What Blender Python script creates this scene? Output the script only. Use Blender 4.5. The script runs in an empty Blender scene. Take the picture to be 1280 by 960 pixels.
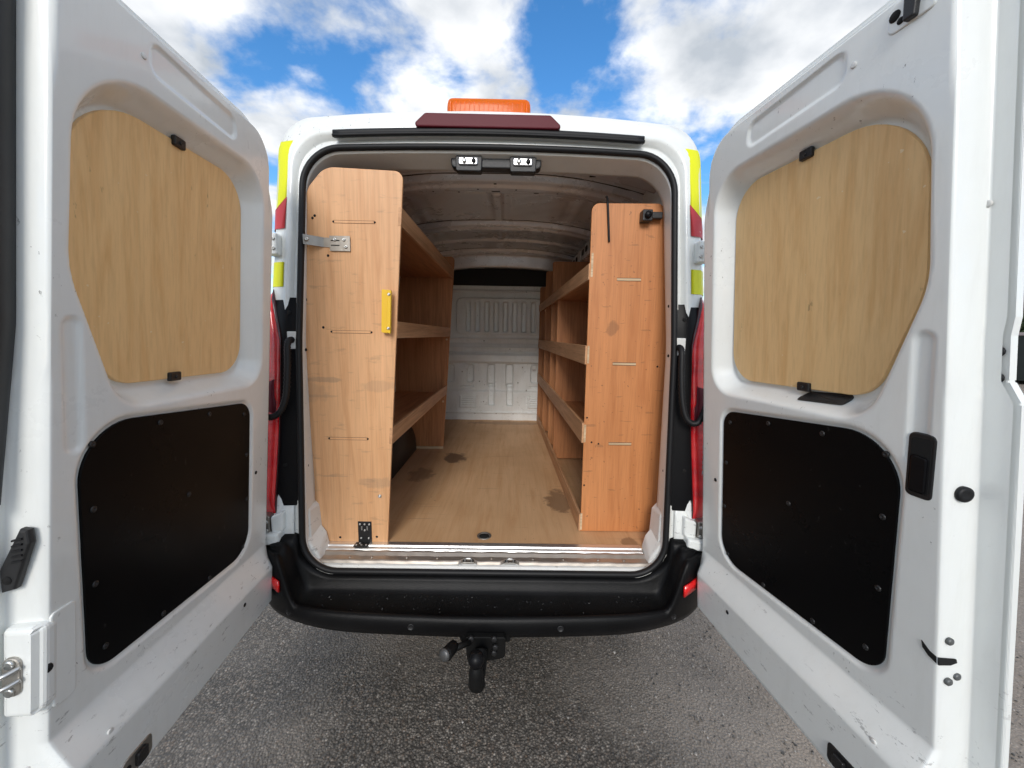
import bpy, bmesh, math, random
import numpy as np
from mathutils import Matrix, Vector
random.seed(7); RNG = np.random.default_rng(7)
R = math.radians
scene = bpy.context.scene
col = scene.collection

# ------------------------------------------------------------------ camera
def camera():
    P, Y, RO = R(7.34), R(-.437), R(-.994)
    rot = Matrix.Rotation(Y, 3, 'Z')
    r0 = rot @ Vector((1, 0, 0))
    u0 = rot @ Vector((0, math.sin(P), math.cos(P)))
    f0 = rot @ Vector((0, math.cos(P), -math.sin(P)))
    r = r0*math.cos(RO) - u0*math.sin(RO)
    u = r0*math.sin(RO) + u0*math.cos(RO)
    cd = bpy.data.cameras.new('camera'); co = bpy.data.objects.new('camera', cd); col.objects.link(co)
    cd.sensor_width = 36; cd.lens = 36*473.55/1280; cd.clip_start = .05; cd.clip_end = 2000
    m = Matrix((r, u, -f0)).transposed().to_4x4(); m.translation = (.0975, 0, 1.6)
    co.matrix_world = m
    scene.camera = co
camera()

# ------------------------------------------------------------------ world, sun, exposure
SUN_EL, SUN_AZ = 27., 186.          # azimuth: compass bearing the light comes from, +Y = 0, clockwise
def world():
    w = bpy.data.worlds.new('World'); scene.world = w; w.use_nodes = True
    nt = w.node_tree; nt.nodes.clear(); N = nt.nodes.new; K = nt.links.new
    out = N('ShaderNodeOutputWorld'); mix = N('ShaderNodeMixShader')
    b1 = N('ShaderNodeBackground'); b2 = N('ShaderNodeBackground')
    sky = N('ShaderNodeTexSky'); sky.sky_type = 'NISHITA'; sky.sun_disc = False
    sky.sun_elevation = R(SUN_EL); sky.sun_rotation = R(SUN_AZ); sky.air_density = 1.0; sky.dust_density = .3; sky.ozone_density = 3.
    hs = N('ShaderNodeHueSaturation'); hs.inputs['Saturation'].default_value = 1.25
    K(sky.outputs[0], hs.inputs['Color']); K(hs.outputs[0], b1.inputs[0]); b1.inputs[1].default_value = .14
    tc = N('ShaderNodeTexCoord')
    # clouds lie on a flat layer: direction divided by its height
    sp = N('ShaderNodeSeparateXYZ'); K(tc.outputs['Generated'], sp.inputs[0])
    mx = N('ShaderNodeMath'); mx.operation = 'MAXIMUM'; K(sp.outputs[2], mx.inputs[0]); mx.inputs[1].default_value = .0
    ad = N('ShaderNodeMath'); ad.operation = 'ADD'; K(mx.outputs[0], ad.inputs[0]); ad.inputs[1].default_value = .25
    dv = N('ShaderNodeVectorMath'); dv.operation = 'DIVIDE'; K(tc.outputs['Generated'], dv.inputs[0])
    cb = N('ShaderNodeCombineXYZ'); K(ad.outputs[0], cb.inputs[0]); K(ad.outputs[0], cb.inputs[1]); K(ad.outputs[0], cb.inputs[2]); K(cb.outputs[0], dv.inputs[1])
    mp = N('ShaderNodeMapping'); K(dv.outputs[0], mp.inputs[0]); mp.inputs['Location'].default_value = CLOUD_OFF
    n1 = N('ShaderNodeTexNoise'); K(mp.outputs[0], n1.inputs['Vector']); n1.inputs['Scale'].default_value = 2.5; n1.inputs['Detail'].default_value = 10; n1.inputs['Roughness'].default_value = .55; n1.inputs['Distortion'].default_value = .15
    r1 = N('ShaderNodeMapRange'); r1.interpolation_type = 'SMOOTHSTEP'; K(n1.outputs['Fac'], r1.inputs[0]); r1.inputs[1].default_value = .39; r1.inputs[2].default_value = .53
    n2 = N('ShaderNodeTexNoise'); K(mp.outputs[0], n2.inputs['Vector']); n2.inputs['Scale'].default_value = 4.; n2.inputs['Detail'].default_value = 6
    cr = N('ShaderNodeValToRGB'); K(n2.outputs['Fac'], cr.inputs[0])
    cr.color_ramp.elements[0].position = .32; cr.color_ramp.elements[0].color = (.42, .46, .51, 1)
    cr.color_ramp.elements[1].position = .70; cr.color_ramp.elements[1].color = (1., 1., 1., 1)
    K(cr.outputs[0], b2.inputs[0]); b2.inputs[1].default_value = CLOUD_STR
    K(r1.outputs[0], mix.inputs[0]); K(b1.outputs[0], mix.inputs[1]); K(b2.outputs[0], mix.inputs[2]); K(mix.outputs[0], out.inputs[0])
CLOUD_OFF = (9.03, -3.13, -16.49)
CLOUD_STR = .84
world()
sd = bpy.data.lights.new('sun', 'SUN'); sd.energy = 1.3; sd.angle = R(20); sd.color = (1, .95, .88)
so = bpy.data.objects.new('sun', sd); col.objects.link(so)
_az = R(SUN_AZ); _d = Vector((math.sin(_az)*math.cos(R(SUN_EL)), math.cos(_az)*math.cos(R(SUN_EL)), math.sin(R(SUN_EL))))
so.rotation_euler = _d.to_track_quat('Z', 'Y').to_euler(); so.location = (0, -5, 8)
vs = scene.view_settings; vs.view_transform = 'Standard'; vs.look = 'None'; vs.gamma = 1; vs.exposure = .66
scene.cycles.use_denoising = True
scene.cycles.max_bounces = 8; scene.cycles.diffuse_bounces = 5; scene.cycles.glossy_bounces = 3
scene.cycles.use_adaptive_sampling = True; scene.cycles.adaptive_threshold = .025

# ------------------------------------------------------------------ materials
MATS = {}
def mat(name):
    m = bpy.data.materials.new(name); m.use_nodes = True; MATS[name] = m
    return m, m.node_tree, m.node_tree.nodes['Principled BSDF']
def simple(name, c, rough=.5, metal=0., coat=0., bump=0., bscale=200, var=0., **kw):
    m, nt, b = mat(name); N = nt.nodes.new; K = nt.links.new
    b.inputs['Base Color'].default_value = (*c, 1); b.inputs['Roughness'].default_value = rough; b.inputs['Metallic'].default_value = metal
    b.inputs['Coat Weight'].default_value = coat; b.inputs['Coat Roughness'].default_value = .08
    for k, v in kw.items(): b.inputs[k].default_value = v
    if bump or var:
        tc = N('ShaderNodeTexCoord'); n = N('ShaderNodeTexNoise'); K(tc.outputs['Object'], n.inputs['Vector']); n.inputs['Scale'].default_value = bscale; n.inputs['Detail'].default_value = 4
        if bump:
            bp = N('ShaderNodeBump'); bp.inputs['Strength'].default_value = bump; bp.inputs['Distance'].default_value = .002; K(n.outputs['Fac'], bp.inputs['Height']); K(bp.outputs[0], b.inputs['Normal'])
        if var:
            n2 = N('ShaderNodeTexNoise'); K(tc.outputs['Object'], n2.inputs['Vector']); n2.inputs['Scale'].default_value = 6; n2.inputs['Detail'].default_value = 8
            mr = N('ShaderNodeMapRange'); K(n2.outputs['Fac'], mr.inputs[0]); mr.inputs[1].default_value = .3; mr.inputs[2].default_value = .7; mr.inputs[3].default_value = 1-var; mr.inputs[4].default_value = 1+var
            mu = N('ShaderNodeVectorMath'); mu.operation = 'SCALE'; mu.inputs[0].default_value = c; K(mr.outputs[0], mu.inputs['Scale']); K(mu.outputs[0], b.inputs['Base Color'])
    return m
def ramp(nt, fac, stops):
    r = nt.nodes.new('ShaderNodeValToRGB'); e = r.color_ramp.elements
    while len(e) < len(stops): e.new(.5)
    for el, (p, c) in zip(e, stops): el.position = p; el.color = (*c, 1) if len(c) == 3 else c
    nt.links.new(fac, r.inputs[0]); return r.outputs[0]
def noise(nt, vec, scale, detail=4, rough=.5, dist=0.):
    n = nt.nodes.new('ShaderNodeTexNoise'); nt.links.new(vec, n.inputs['Vector'])
    n.inputs['Scale'].default_value = scale; n.inputs['Detail'].default_value = detail; n.inputs['Roughness'].default_value = rough; n.inputs['Distortion'].default_value = dist
    return n.outputs['Fac']
def mapping(nt, vec, scale=(1, 1, 1), loc=(0, 0, 0), rot=(0, 0, 0)):
    n = nt.nodes.new('ShaderNodeMapping'); nt.links.new(vec, n.inputs[0]); n.inputs['Scale'].default_value = scale; n.inputs['Location'].default_value = loc; n.inputs['Rotation'].default_value = rot
    return n.outputs[0]
def mixc(nt, fac, a, b, mode='MIX'):
    n = nt.nodes.new('ShaderNodeMix'); n.data_type = 'RGBA'; n.blend_type = mode
    for s, v in ((0, fac), (6, a), (7, b)):
        if hasattr(v, 'is_output'): nt.links.new(v, n.inputs[s])
        else: n.inputs[s].default_value = v if s == 0 else (*v, 1)
    return n.outputs[2]
def mth(nt, op, a, b=None):
    n = nt.nodes.new('ShaderNodeMath'); n.operation = op
    for i, v in enumerate((a, b)):
        if v is None: continue
        if hasattr(v, 'is_output'): nt.links.new(v, n.inputs[i])
        else: n.inputs[i].default_value = v
    return n.outputs[0]
def bumpn(nt, b, h, strength, dist=.002):
    n = nt.nodes.new('ShaderNodeBump'); n.inputs['Strength'].default_value = strength; n.inputs['Distance'].default_value = dist
    nt.links.new(h, n.inputs['Height']); nt.links.new(n.outputs[0], b.inputs['Normal'])
def coords(nt): return nt.nodes.new('ShaderNodeTexCoord').outputs['Object']

def paint(name, c, dirt=.5, rough=.32, coat=.35, scratch=.575):
    m, nt, b = mat(name); v = coords(nt)
    grime = ramp(nt, noise(nt, v, 2.3, 8, .62), [(.35, (0, 0, 0)), (.8, (1, 1, 1))])
    smear = ramp(nt, noise(nt, mapping(nt, v, (30, 30, 4)), 1.2, 6, .7), [(.5, (0, 0, 0)), (.75, (1, 1, 1))])
    g = mth(nt, 'MULTIPLY', mth(nt, 'ADD', grime, mth(nt, 'MULTIPLY', smear, .5)), dirt*.30)
    c1 = mixc(nt, g, c, tuple(k*q for k, q in zip(c, (.62, .60, .55))))
    # small chips and scuffs
    chips = ramp(nt, noise(nt, mapping(nt, v, (70, 70, 38), rot=(.3, .2, .4)), 1., 4, .65), [(scratch+.085, (0, 0, 0)), (scratch+.11, (1, 1, 1))])
    where = ramp(nt, noise(nt, v, 3.1, 3), [(.50, (0, 0, 0)), (.62, (1, 1, 1))])
    c2 = mixc(nt, mth(nt, 'MULTIPLY', mth(nt, 'MULTIPLY', chips, where), .75), c1, (.10, .095, .09))
    sp = nt.nodes.new('ShaderNodeSeparateXYZ'); nt.links.new(v, sp.inputs[0])
    band = ramp(nt, sp.outputs[2], [(.45, (0, 0, 0)), (.52, (1, 1, 1)), (.80, (1, 1, 1)), (1., (0, 0, 0))])
    scuff = mth(nt, 'MULTIPLY', ramp(nt, noise(nt, mapping(nt, v, (22, 22, 60), rot=(.5, -.2, .3)), 1., 6, .75), [(.60, (0, 0, 0)), (.63, (1, 1, 1))]), ramp(nt, noise(nt, v, 4.3, 2), [(.46, (0, 0, 0)), (.56, (1, 1, 1))]))
    c2 = mixc(nt, mth(nt, 'MULTIPLY', mth(nt, 'MULTIPLY', scuff, band), .55), c2, (.20, .195, .19))
    nt.links.new(c2, b.inputs['Base Color'])
    rr = mth(nt, 'ADD', mth(nt, 'MULTIPLY', grime, .18), rough); nt.links.new(rr, b.inputs['Roughness'])
    b.inputs['Coat Weight'].default_value = coat; b.inputs['Coat Roughness'].default_value = .08
    bumpn(nt, b, noise(nt, v, 7, 3), .06, .01)
    return m
paint('white_paint', (.83, .85, .83), .75, .26, .6)
paint('jamb_paint', (.70, .70, .675), .9, .4, .2)
paint('inner_paint', (.82, .84, .84), 1.4, .42, .1, .56)
paint('roof_lining_paint', (.80, .82, .85), 1.0, .22, .5, .58); MATS['roof_lining_paint'].node_tree.nodes['Principled BSDF'].inputs['Metallic'].default_value = .2

def ply(name, c, grain_axis=2, contrast=.30, rough=.55, marks=None, fine=1., grime=.4, coat=0.):
    m, nt, b = mat(name); v = coords(nt)
    sc = [26, 26, 26]; sc[grain_axis] = 1.6
    g1 = noise(nt, mapping(nt, v, sc), 1.1, 6, .62, .6)
    sc2 = [190*fine, 190*fine, 190*fine]; sc2[grain_axis] = 5
    g2 = noise(nt, mapping(nt, v, sc2), 1., 3, .6)
    big = noise(nt, v, 2.2, 3, .5)
    lo = tuple(k*(1-contrast)*q for k, q in zip(c, (1.0, .90, .80))); hi = tuple(min(1, k*(1+contrast*.45)) for k in c)
    c1 = ramp(nt, g1, [(.30, lo), (.52, c), (.72, hi)])
    c2 = mixc(nt, mth(nt, 'MULTIPLY', ramp(nt, g2, [(.45, (0, 0, 0)), (.68, (1, 1, 1))]), .45*contrast/.3), c1, tuple(k*.52 for k in lo))
    c3 = mixc(nt, ramp(nt, big, [(.40, (0, 0, 0)), (.75, (grime,)*3)]), c2, tuple(k*q for k, q in zip(c, (.70, .62, .52))))
    if marks: c3 = marks(nt, v, c3)
    nt.links.new(c3, b.inputs['Base Color']); b.inputs['Roughness'].default_value = rough; b.inputs['Coat Weight'].default_value = coat; b.inputs['Coat Roughness'].default_value = .3
    bumpn(nt, b, g2, .12, .001)
    return m
def blob(nt, v, p, rad, wob=.6, scale=9, stretch=(1, 1, 1)):
    """0..1 mask of a stain with a ragged edge about point p"""
    s = nt.nodes.new('ShaderNodeVectorMath'); s.operation = 'SUBTRACT'; nt.links.new(v, s.inputs[0]); s.inputs[1].default_value = p
    mlt = nt.nodes.new('ShaderNodeVectorMath'); mlt.operation = 'MULTIPLY'; nt.links.new(s.outputs[0], mlt.inputs[0]); mlt.inputs[1].default_value = stretch
    l = nt.nodes.new('ShaderNodeVectorMath'); l.operation = 'LENGTH'; nt.links.new(mlt.outputs[0], l.inputs[0])
    d = mth(nt, 'ADD', mth(nt, 'DIVIDE', l.outputs['Value'], rad), mth(nt, 'MULTIPLY', mth(nt, 'SUBTRACT', noise(nt, v, scale, 5, .6), .5), wob*2))
    return ramp(nt, d, [(.72, (1, 1, 1)), (1.0, (0, 0, 0))])
def floor_marks(nt, v, c):
    for p, r_, k, st in (((-.34, 2.99, .6), .10, .9, (1, .7, 1)), ((.41, 2.20, .6), .13, .7, (1.5, .75, 1)), ((-.52, 2.62, .6), .09, .5, (1, .6, 1)), ((.10, 4.25, .6), .35, .4, (.6, 4, 1)), ((.70, 1.74, .6), .05, .6, (1, 1, 1))):
        c = mixc(nt, mth(nt, 'MULTIPLY', blob(nt, v, p, r_, .85, 15, st), k*.85), c, (.075, .034, .018))
    sc = ramp(nt, noise(nt, mapping(nt, v, (3, 60, 3), rot=(0, 0, .5)), 1., 3), [(.66, (0, 0, 0)), (.70, (1, 1, 1))])
    c = mixc(nt, mth(nt, 'MULTIPLY', sc, .25), c, (.10, .06, .035))
    speck = ramp(nt, noise(nt, v, 45, 3), [(.70, (0, 0, 0)), (.74, (1, 1, 1))])
    return mixc(nt, mth(nt, 'MULTIPLY', speck, .45), c, (.06, .035, .02))
def left_marks(nt, v, c):
    for z, k, w, x in ((1.385, .30, .014, -.74), (1.31, .18, .008, -.76), (1.36, .16, .03, -.50), (1.33, .16, .05, -.80), (.93, .2, .006, -.72), (.90, .22, .03, -.515)):
        c = mixc(nt, mth(nt, 'MULTIPLY', blob(nt, v, (x, 1.7, z), .09, .75, 22, (1, 0, .09/w)), k), c, (.11, .12, .105))
    spl = ramp(nt, noise(nt, mapping(nt, v, (9, 1, 38)), 1., 4, .6), [(.60, (0, 0, 0)), (.70, (1, 1, 1))])
    return mixc(nt, mth(nt, 'MULTIPLY', spl, .26), c, (.16, .12, .08))
def right_marks(nt, v, c):
    sp = ramp(nt, noise(nt, v, 55, 3), [(.69, (0, 0, 0)), (.72, (1, 1, 1))])
    c = mixc(nt, mth(nt, 'MULTIPLY', sp, .5), c, (.10, .05, .025))
    sp = ramp(nt, noise(nt, mapping(nt, v, (10, 1, 46)), 1., 3), [(.66, (0, 0, 0)), (.69, (1, 1, 1))])
    c = mixc(nt, mth(nt, 'MULTIPLY', sp, .35), c, (.16, .08, .04))
    return mixc(nt, mth(nt, 'MULTIPLY', blob(nt, v, (.59, 1.84, 1.64), .035, .6, 30), .4), c, (.13, .06, .03))
def board_marks(nt, v, c):
    sp = ramp(nt, noise(nt, mapping(nt, v, (26, 26, 9), rot=(0, .5, 0)), 1., 4, .6), [(.69, (0, 0, 0)), (.715, (1, 1, 1))])
    c = mixc(nt, mth(nt, 'MULTIPLY', sp, .45), c, (.20, .12, .06))
    sp = ramp(nt, noise(nt, mapping(nt, v, (1, 1, 1), loc=(3, 1, 4)), 60, 2), [(.74, (0, 0, 0)), (.76, (1, 1, 1))])
    return mixc(nt, mth(nt, 'MULTIPLY', sp, .5), c, (.9, .8, .6))
ply('ply_left', (.72, .405, .205), 2, .15, .5, left_marks, grime=.35)
ply('ply_right', (.58, .235, .083), 2, .18, .5, right_marks, grime=.3)
ply('ply_lip', (.64, .36, .19), 1, .28, .55)
ply('ply_shelf', (.50, .215, .085), 1, .3, .55)
ply('ply_divider', (.50, .21, .08), 2, .3, .55)
ply('ply_floor', (.64, .40, .215), 1, .12, .55, floor_marks, grime=.6)
ply('ply_window', (.86, .58, .28), 2, .11, .45, board_marks, fine=.8, grime=.12)
ply('ply_edge', (.66, .50, .32), 0, .35, .6)
def panel_black():
    m, nt, b = mat('black_film'); v = coords(nt)
    sm = noise(nt, v, 3, 6, .6)
    sc = ramp(nt, noise(nt, mapping(nt, v, (60, 60, 30), rot=(0, .7, 0)), 1., 3), [(.70, (0, 0, 0)), (.73, (1, 1, 1))])
    c = mixc(nt, mth(nt, 'MULTIPLY', sc, .22), (.005, .0048, .005), (.09, .085, .08))
    nt.links.new(c, b.inputs['Base Color'])
    nt.links.new(ramp(nt, sm, [(.3, (.22,)*3), (.7, (.42,)*3)]), b.inputs['Roughness'])
    # fine woven film face
    w = nt.nodes.new('ShaderNodeTexWave'); nt.links.new(mapping(nt, v, (1, 0, 1), rot=(0, R(45), 0)), w.inputs['Vector']); w.inputs['Scale'].default_value = 130; w.inputs['Distortion'].default_value = 0
    bumpn(nt, b, w.outputs['Fac'], .12, .001)
    b.inputs['Specular IOR Level'].default_value = .07
panel_black()
simple('rubber', (.009, .009, .010), .5, bump=.1, bscale=120, **{'Specular IOR Level': .3})
simple('rubber_worn', (.016, .016, .017), .5, bump=.25, bscale=40, var=.4)
simple('black_plastic', (.010, .010, .011), .42, bump=.3, bscale=900)
simple('black_tow', (.006, .006, .006), .5, **{'Specular IOR Level': .2})
simple('black_gloss', (.005, .005, .006), .4, **{'Specular IOR Level': .18})
simple('bumper_plastic', (.005, .005, .0055), .36, bump=.3, bscale=700, var=.3, **{'Specular IOR Level': .16})
simple('bumper_tread', (.006, .006, .006), .5, bump=.7, bscale=900, var=.3, **{'Specular IOR Level': .15})
simple('steel', (.55, .55, .54), .32, 1., bump=.1, bscale=60, var=.15)
simple('dull_steel', (.36, .34, .31), .45, .9, bump=.3, bscale=50, var=.3)
simple('sill_steel', (.46, .41, .36), .42, .8, bump=.25, bscale=25, var=.2)
simple('aluminium', (.78, .78, .77), .3, .9, bump=.1, bscale=40, var=.1)
simple('dark_hole', (.004, .004, .004), .9)
simple('slot_brown', (.13, .06, .028), .8)
simple('bow_line_dark', (.05, .048, .045), .8)
simple('black_band', (.008, .008, .009), .7)
simple('yellow_paint', (.80, .50, .01), .35, coat=.3)
simple('yellow_tape', (.78, .80, .0), .4)
simple('red_tape', (.55, .035, .045), .4)
simple('red_lens', (.62, .006, .012), .12, coat=1., **{'Emission Strength': 0.})
def lens_ribs():
    m, nt, b = MATS['red_lens'], MATS['red_lens'].node_tree, MATS['red_lens'].node_tree.nodes['Principled BSDF']; v = coords(nt)
    w = nt.nodes.new('ShaderNodeTexWave'); w.bands_direction = 'Z'; nt.links.new(v, w.inputs['Vector']); w.inputs['Scale'].default_value = 55; w.inputs['Distortion'].default_value = 0
    big = ramp(nt, noise(nt, mapping(nt, v, (5, 5, 9)), 1., 2), [(.40, (.55, .005, .01)), (.5, (.80, .008, .015)), (.62, (.92, .03, .03))])
    nt.links.new(big, b.inputs['Base Color']); bumpn(nt, b, w.outputs['Fac'], .5, .004)
lens_ribs()
simple('dark_red_lens', (.10, .006, .014), .45, coat=.0, bump=.3, bscale=300, **{'Specular IOR Level': .25})
simple('red_reflector', (.75, .012, .012), .2, coat=.6)
simple('clear_lens', (.75, .76, .77), .12, .6)
simple('tail_housing', (.05, .005, .007), .2, coat=.5)
simple('lamp_glass', (.42, .43, .45), .12, .7)
simple('amber_shell', (.95, .20, .012), .22, coat=.1, **{'Transmission Weight': .45, 'IOR': 1.25, 'Specular IOR Level': .2})
simple('amber_core', (.95, .35, .03), .2, .3)
simple('bolt_grey', (.12, .125, .125), .45, .4)
simple('socket_grey', (.10, .10, .10), .4, .5)
simple('screw_black', (.022, .022, .023), .42, .3)
simple('zinc', (.60, .60, .58), .3, 1.)
simple('sheet_plastic', (.88, .89, .90), .25, var=.1)
simple('tyre', (.015, .015, .015), .8, bump=.4, bscale=60)
simple('underbody', (.02, .02, .02), .8)
simple('water', (.016, .016, .017), .06, **{'Transmission Weight': .5, 'IOR': 1.33})
simple('bin_green', (.015, .022, .02), .45, var=.2)
simple('bin_rim', (.40, .33, .32), .5)
simple('bark', (.07, .05, .035), .9, bump=.6, bscale=30)
simple('leaf', (.035, .055, .022), .6, var=.5)

def asphalt():
    m, nt, b = mat('asphalt'); v = coords(nt)
    def vor(scale, off=0.):
        n = nt.nodes.new('ShaderNodeTexVoronoi'); n.inputs['Scale'].default_value = scale; nt.links.new(mapping(nt, v, (1, 1, 1), (off, off, 0)), n.inputs['Vector']); return n
    a = vor(108); a2 = vor(220, 3.)
    hue = nt.nodes.new('ShaderNodeSeparateColor'); nt.links.new(a.outputs['Color'], hue.inputs[0])
    hue2 = nt.nodes.new('ShaderNodeSeparateColor'); nt.links.new(a2.outputs['Color'], hue2.inputs[0])
    stone = ramp(nt, hue.outputs[0], [(.0, (.085, .079, .072)), (.35, (.19, .178, .163)), (.70, (.31, .29, .265)), (.92, (.42, .395, .365)), (1., (.56, .53, .495))])
    warm = mixc(nt, ramp(nt, hue.outputs[1], [(.6, (0, 0, 0)), (.95, (.6, .6, .6))]), stone, (.22, .15, .105))
    fine = ramp(nt, hue2.outputs[0], [(.0, (.06, .056, .051)), (.7, (.19, .177, .162)), (1., (.38, .355, .325))])
    patch = noise(nt, v, 30, 3)
    base = mixc(nt, ramp(nt, patch, [(.42, (0, 0, 0)), (.58, (1, 1, 1))]), warm, fine)
    binder = ramp(nt, a.outputs['Distance'], [(.32, (0, 0, 0)), (.62, (1, 1, 1))])
    c = mixc(nt, mth(nt, 'MULTIPLY', binder, .7), base, (.028, .026, .024))
    damp = noise(nt, v, 1.3, 6, .62)
    c = mixc(nt, ramp(nt, damp, [(.38, (.32,)*3), (.66, (0, 0, 0))]), c, (.05, .044, .040))
    c = mixc(nt, ramp(nt, noise(nt, mapping(nt, v, loc=(5, 2, 0)), .8, 5, .6), [(.46, (0, 0, 0)), (.64, (.5,)*3)]), c, (.30, .275, .25))
    # looser, browner chippings to the right of the van
    sp = nt.nodes.new('ShaderNodeSeparateXYZ'); nt.links.new(v, sp.inputs[0])
    edge = mth(nt, 'ADD', sp.outputs[0], mth(nt, 'MULTIPLY', noise(nt, v, 1.6, 4), 1.2))
    side = ramp(nt, mth(nt, 'MULTIPLY', edge, .25), [(.34, (0, 0, 0)), (.48, (1, 1, 1))])
    c = mixc(nt, mth(nt, 'MULTIPLY', side, .5), c, (.36, .315, .275))
    c = mixc(nt, 1., c, (1.05, .99, .92), 'MULTIPLY')
    nt.links.new(c, b.inputs['Base Color'])
    nt.links.new(ramp(nt, damp, [(.35, (.38,)*3), (.7, (.75,)*3)]), b.inputs['Roughness'])
    h = mth(nt, 'ADD', mth(nt, 'SUBTRACT', 1., a.outputs['Distance']), mth(nt, 'MULTIPLY', hue.outputs[2], .8))
    bumpn(nt, b, h, .75, .005)
asphalt()
def gravel_mat():
    m, nt, b = mat('stone_chips'); g = nt.nodes.new('ShaderNodeNewGeometry')
    c = ramp(nt, g.outputs['Random Per Island'], [(0, (.05, .05, .05)), (.45, (.13, .12, .11)), (.8, (.26, .235, .21)), (1, (.42, .39, .36))])
    nt.links.new(c, b.inputs['Base Color']); b.inputs['Roughness'].default_value = .6
gravel_mat()

# ------------------------------------------------------------------ helpers
def link(name, me, m, parent=None, smooth=True):
    o = bpy.data.objects.new(name, me); col.objects.link(o)
    if m and not me.materials: me.materials.append(MATS[m])
    if parent is not None:
        o.parent = parent
        if parent.get('_world'): o.matrix_parent_inverse = Matrix.Translation(-parent.location)
    return o
def mesh(name, v, f, m, parent=None, smooth=True):
    me = bpy.data.meshes.new(name)
    me.from_pydata([tuple(map(float, p)) for p in v], [], [tuple(map(int, q)) for q in f]); me.validate(); me.update()
    if smooth: me.polygons.foreach_set('use_smooth', [True]*len(me.polygons))
    return link(name, me, m, parent)
def from_bm(name, bm, m, parent=None, smooth=False):
    bmesh.ops.recalc_face_normals(bm, faces=bm.faces)
    me = bpy.data.meshes.new(name); bm.to_mesh(me); bm.free()
    if smooth: me.polygons.foreach_set('use_smooth', [True]*len(me.polygons))
    return link(name, me, m, parent)
def bm_box(bm, lo, hi, bev=0., seg=2):
    r = bmesh.ops.create_cube(bm, size=1); vs = r['verts']
    for v in vs:
        for i in range(3): v.co[i] = lo[i] + (v.co[i]+.5)*(hi[i]-lo[i])
    if bev: bmesh.ops.bevel(bm, geom=list({e for v in vs for e in v.link_edges}), offset=bev, segments=seg, profile=.5, affect='EDGES')
def box(name, lo, hi, m, parent=None, bev=.0015, seg=2):
    bm = bmesh.new(); bm_box(bm, lo, hi, bev, seg); return from_bm(name, bm, m, parent)
def rpoly(pts, n=8):
    """rounded polygon: pts (x,y,r) counter-clockwise"""
    out = []; k = len(pts)
    for i in range(k):
        p = np.array(pts[i][:2]); r = pts[i][2]; a = np.array(pts[i-1][:2])-p; b = np.array(pts[(i+1) % k][:2])-p
        la, lb = np.linalg.norm(a), np.linalg.norm(b); a /= la; b /= lb
        ang = math.acos(max(-1, min(1, a@b))); t = min(r/math.tan(ang/2), .49*la, .49*lb); r = t*math.tan(ang/2)
        if r < 1e-5: out.append(tuple(p)); continue
        bis = (a+b)/np.linalg.norm(a+b); c = p+bis*(r/math.sin(ang/2))
        p0, p1 = p+a*t-c, p+b*t-c; a0 = math.atan2(p0[1], p0[0]); a1 = math.atan2(p1[1], p1[0]); da = (a1-a0+math.pi) % (2*math.pi)-math.pi
        for j in range(n+1): q = a0+da*j/n; out.append((c[0]+r*math.cos(q), c[1]+r*math.sin(q)))
    return out
def sdf(poly, X, Y):
    P = np.array(poly); d = np.full(X.shape, 1e9); ins = np.zeros(X.shape, bool)
    for i in range(len(P)):
        a, b = P[i-1], P[i]; e = b-a; L = e@e
        if L < 1e-12: continue
        t = np.clip(((X-a[0])*e[0]+(Y-a[1])*e[1])/L, 0, 1)
        d = np.minimum(d, np.hypot(X-a[0]-t*e[0], Y-a[1]-t*e[1]))
        c = ((a[1] > Y) != (b[1] > Y)) & (X < (b[0]-a[0])*(Y-a[1])/(b[1]-a[1]+1e-15)+a[0]); ins ^= c
    return np.where(ins, -d, d)
def ss(x, a, b):
    t = np.clip((x-a)/(b-a), 0, 1); return t*t*(3-2*t)
def prism(name, poly, w0, w1, fn, m, parent=None, bev=.002, seg=2, smooth=False):
    """extrude 2-D poly (p,q) from w0 to w1, fn(p,q,w)->xyz"""
    bm = bmesh.new(); a = [bm.verts.new((p, q, w0)) for p, q in poly]; f = bm.faces.new(a)
    r = bmesh.ops.extrude_face_region(bm, geom=[f]); tv = [g for g in r['geom'] if isinstance(g, bmesh.types.BMVert)]
    for v in tv: v.co.z = w1
    if bev:
        es = [e for e in bm.edges if abs(e.verts[0].co.z-e.verts[1].co.z) < 1e-9]
        bmesh.ops.bevel(bm, geom=es, offset=bev, segments=seg, profile=.5, affect='EDGES')
    for v in bm.verts: v.co = fn(*v.co)
    return from_bm(name, bm, m, parent, smooth)
def tube(name, pts, r, m, parent=None, n=10, closed=False, flat=None, up=None):
    """sweep a round (or flat=(a,b) elliptic) section along pts"""
    P = [Vector(p) for p in pts]; k = len(P); V = []; F = []
    ref = Vector(up) if up else None; prev = None
    for i in range(k):
        t = (P[(i+1) % k]-P[i-1]) if closed else (P[min(i+1, k-1)]-P[max(i-1, 0)])
        t.normalize()
        if ref is not None: s = ref-t*ref.dot(t)
        elif prev is None: s = t.orthogonal()
        else: s = prev-t*prev.dot(t)
        s.normalize(); prev = s; b = t.cross(s)
        ra, rb = flat if flat else ((r[i], r[i]) if hasattr(r, '__len__') else (r, r))
        for j in range(n): q = 2*math.pi*j/n; V.append(P[i]+s*(math.cos(q)*ra)+b*(math.sin(q)*rb))
    for i in range(k if closed else k-1):
        for j in range(n): F.append((i*n+j, i*n+(j+1) % n, ((i+1) % k)*n+(j+1) % n, ((i+1) % k)*n+j))
    if not closed: F.append(tuple(range(n-1, -1, -1))); F.append(tuple(range((k-1)*n, k*n)))
    return mesh(name, V, F, m, parent)
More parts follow.
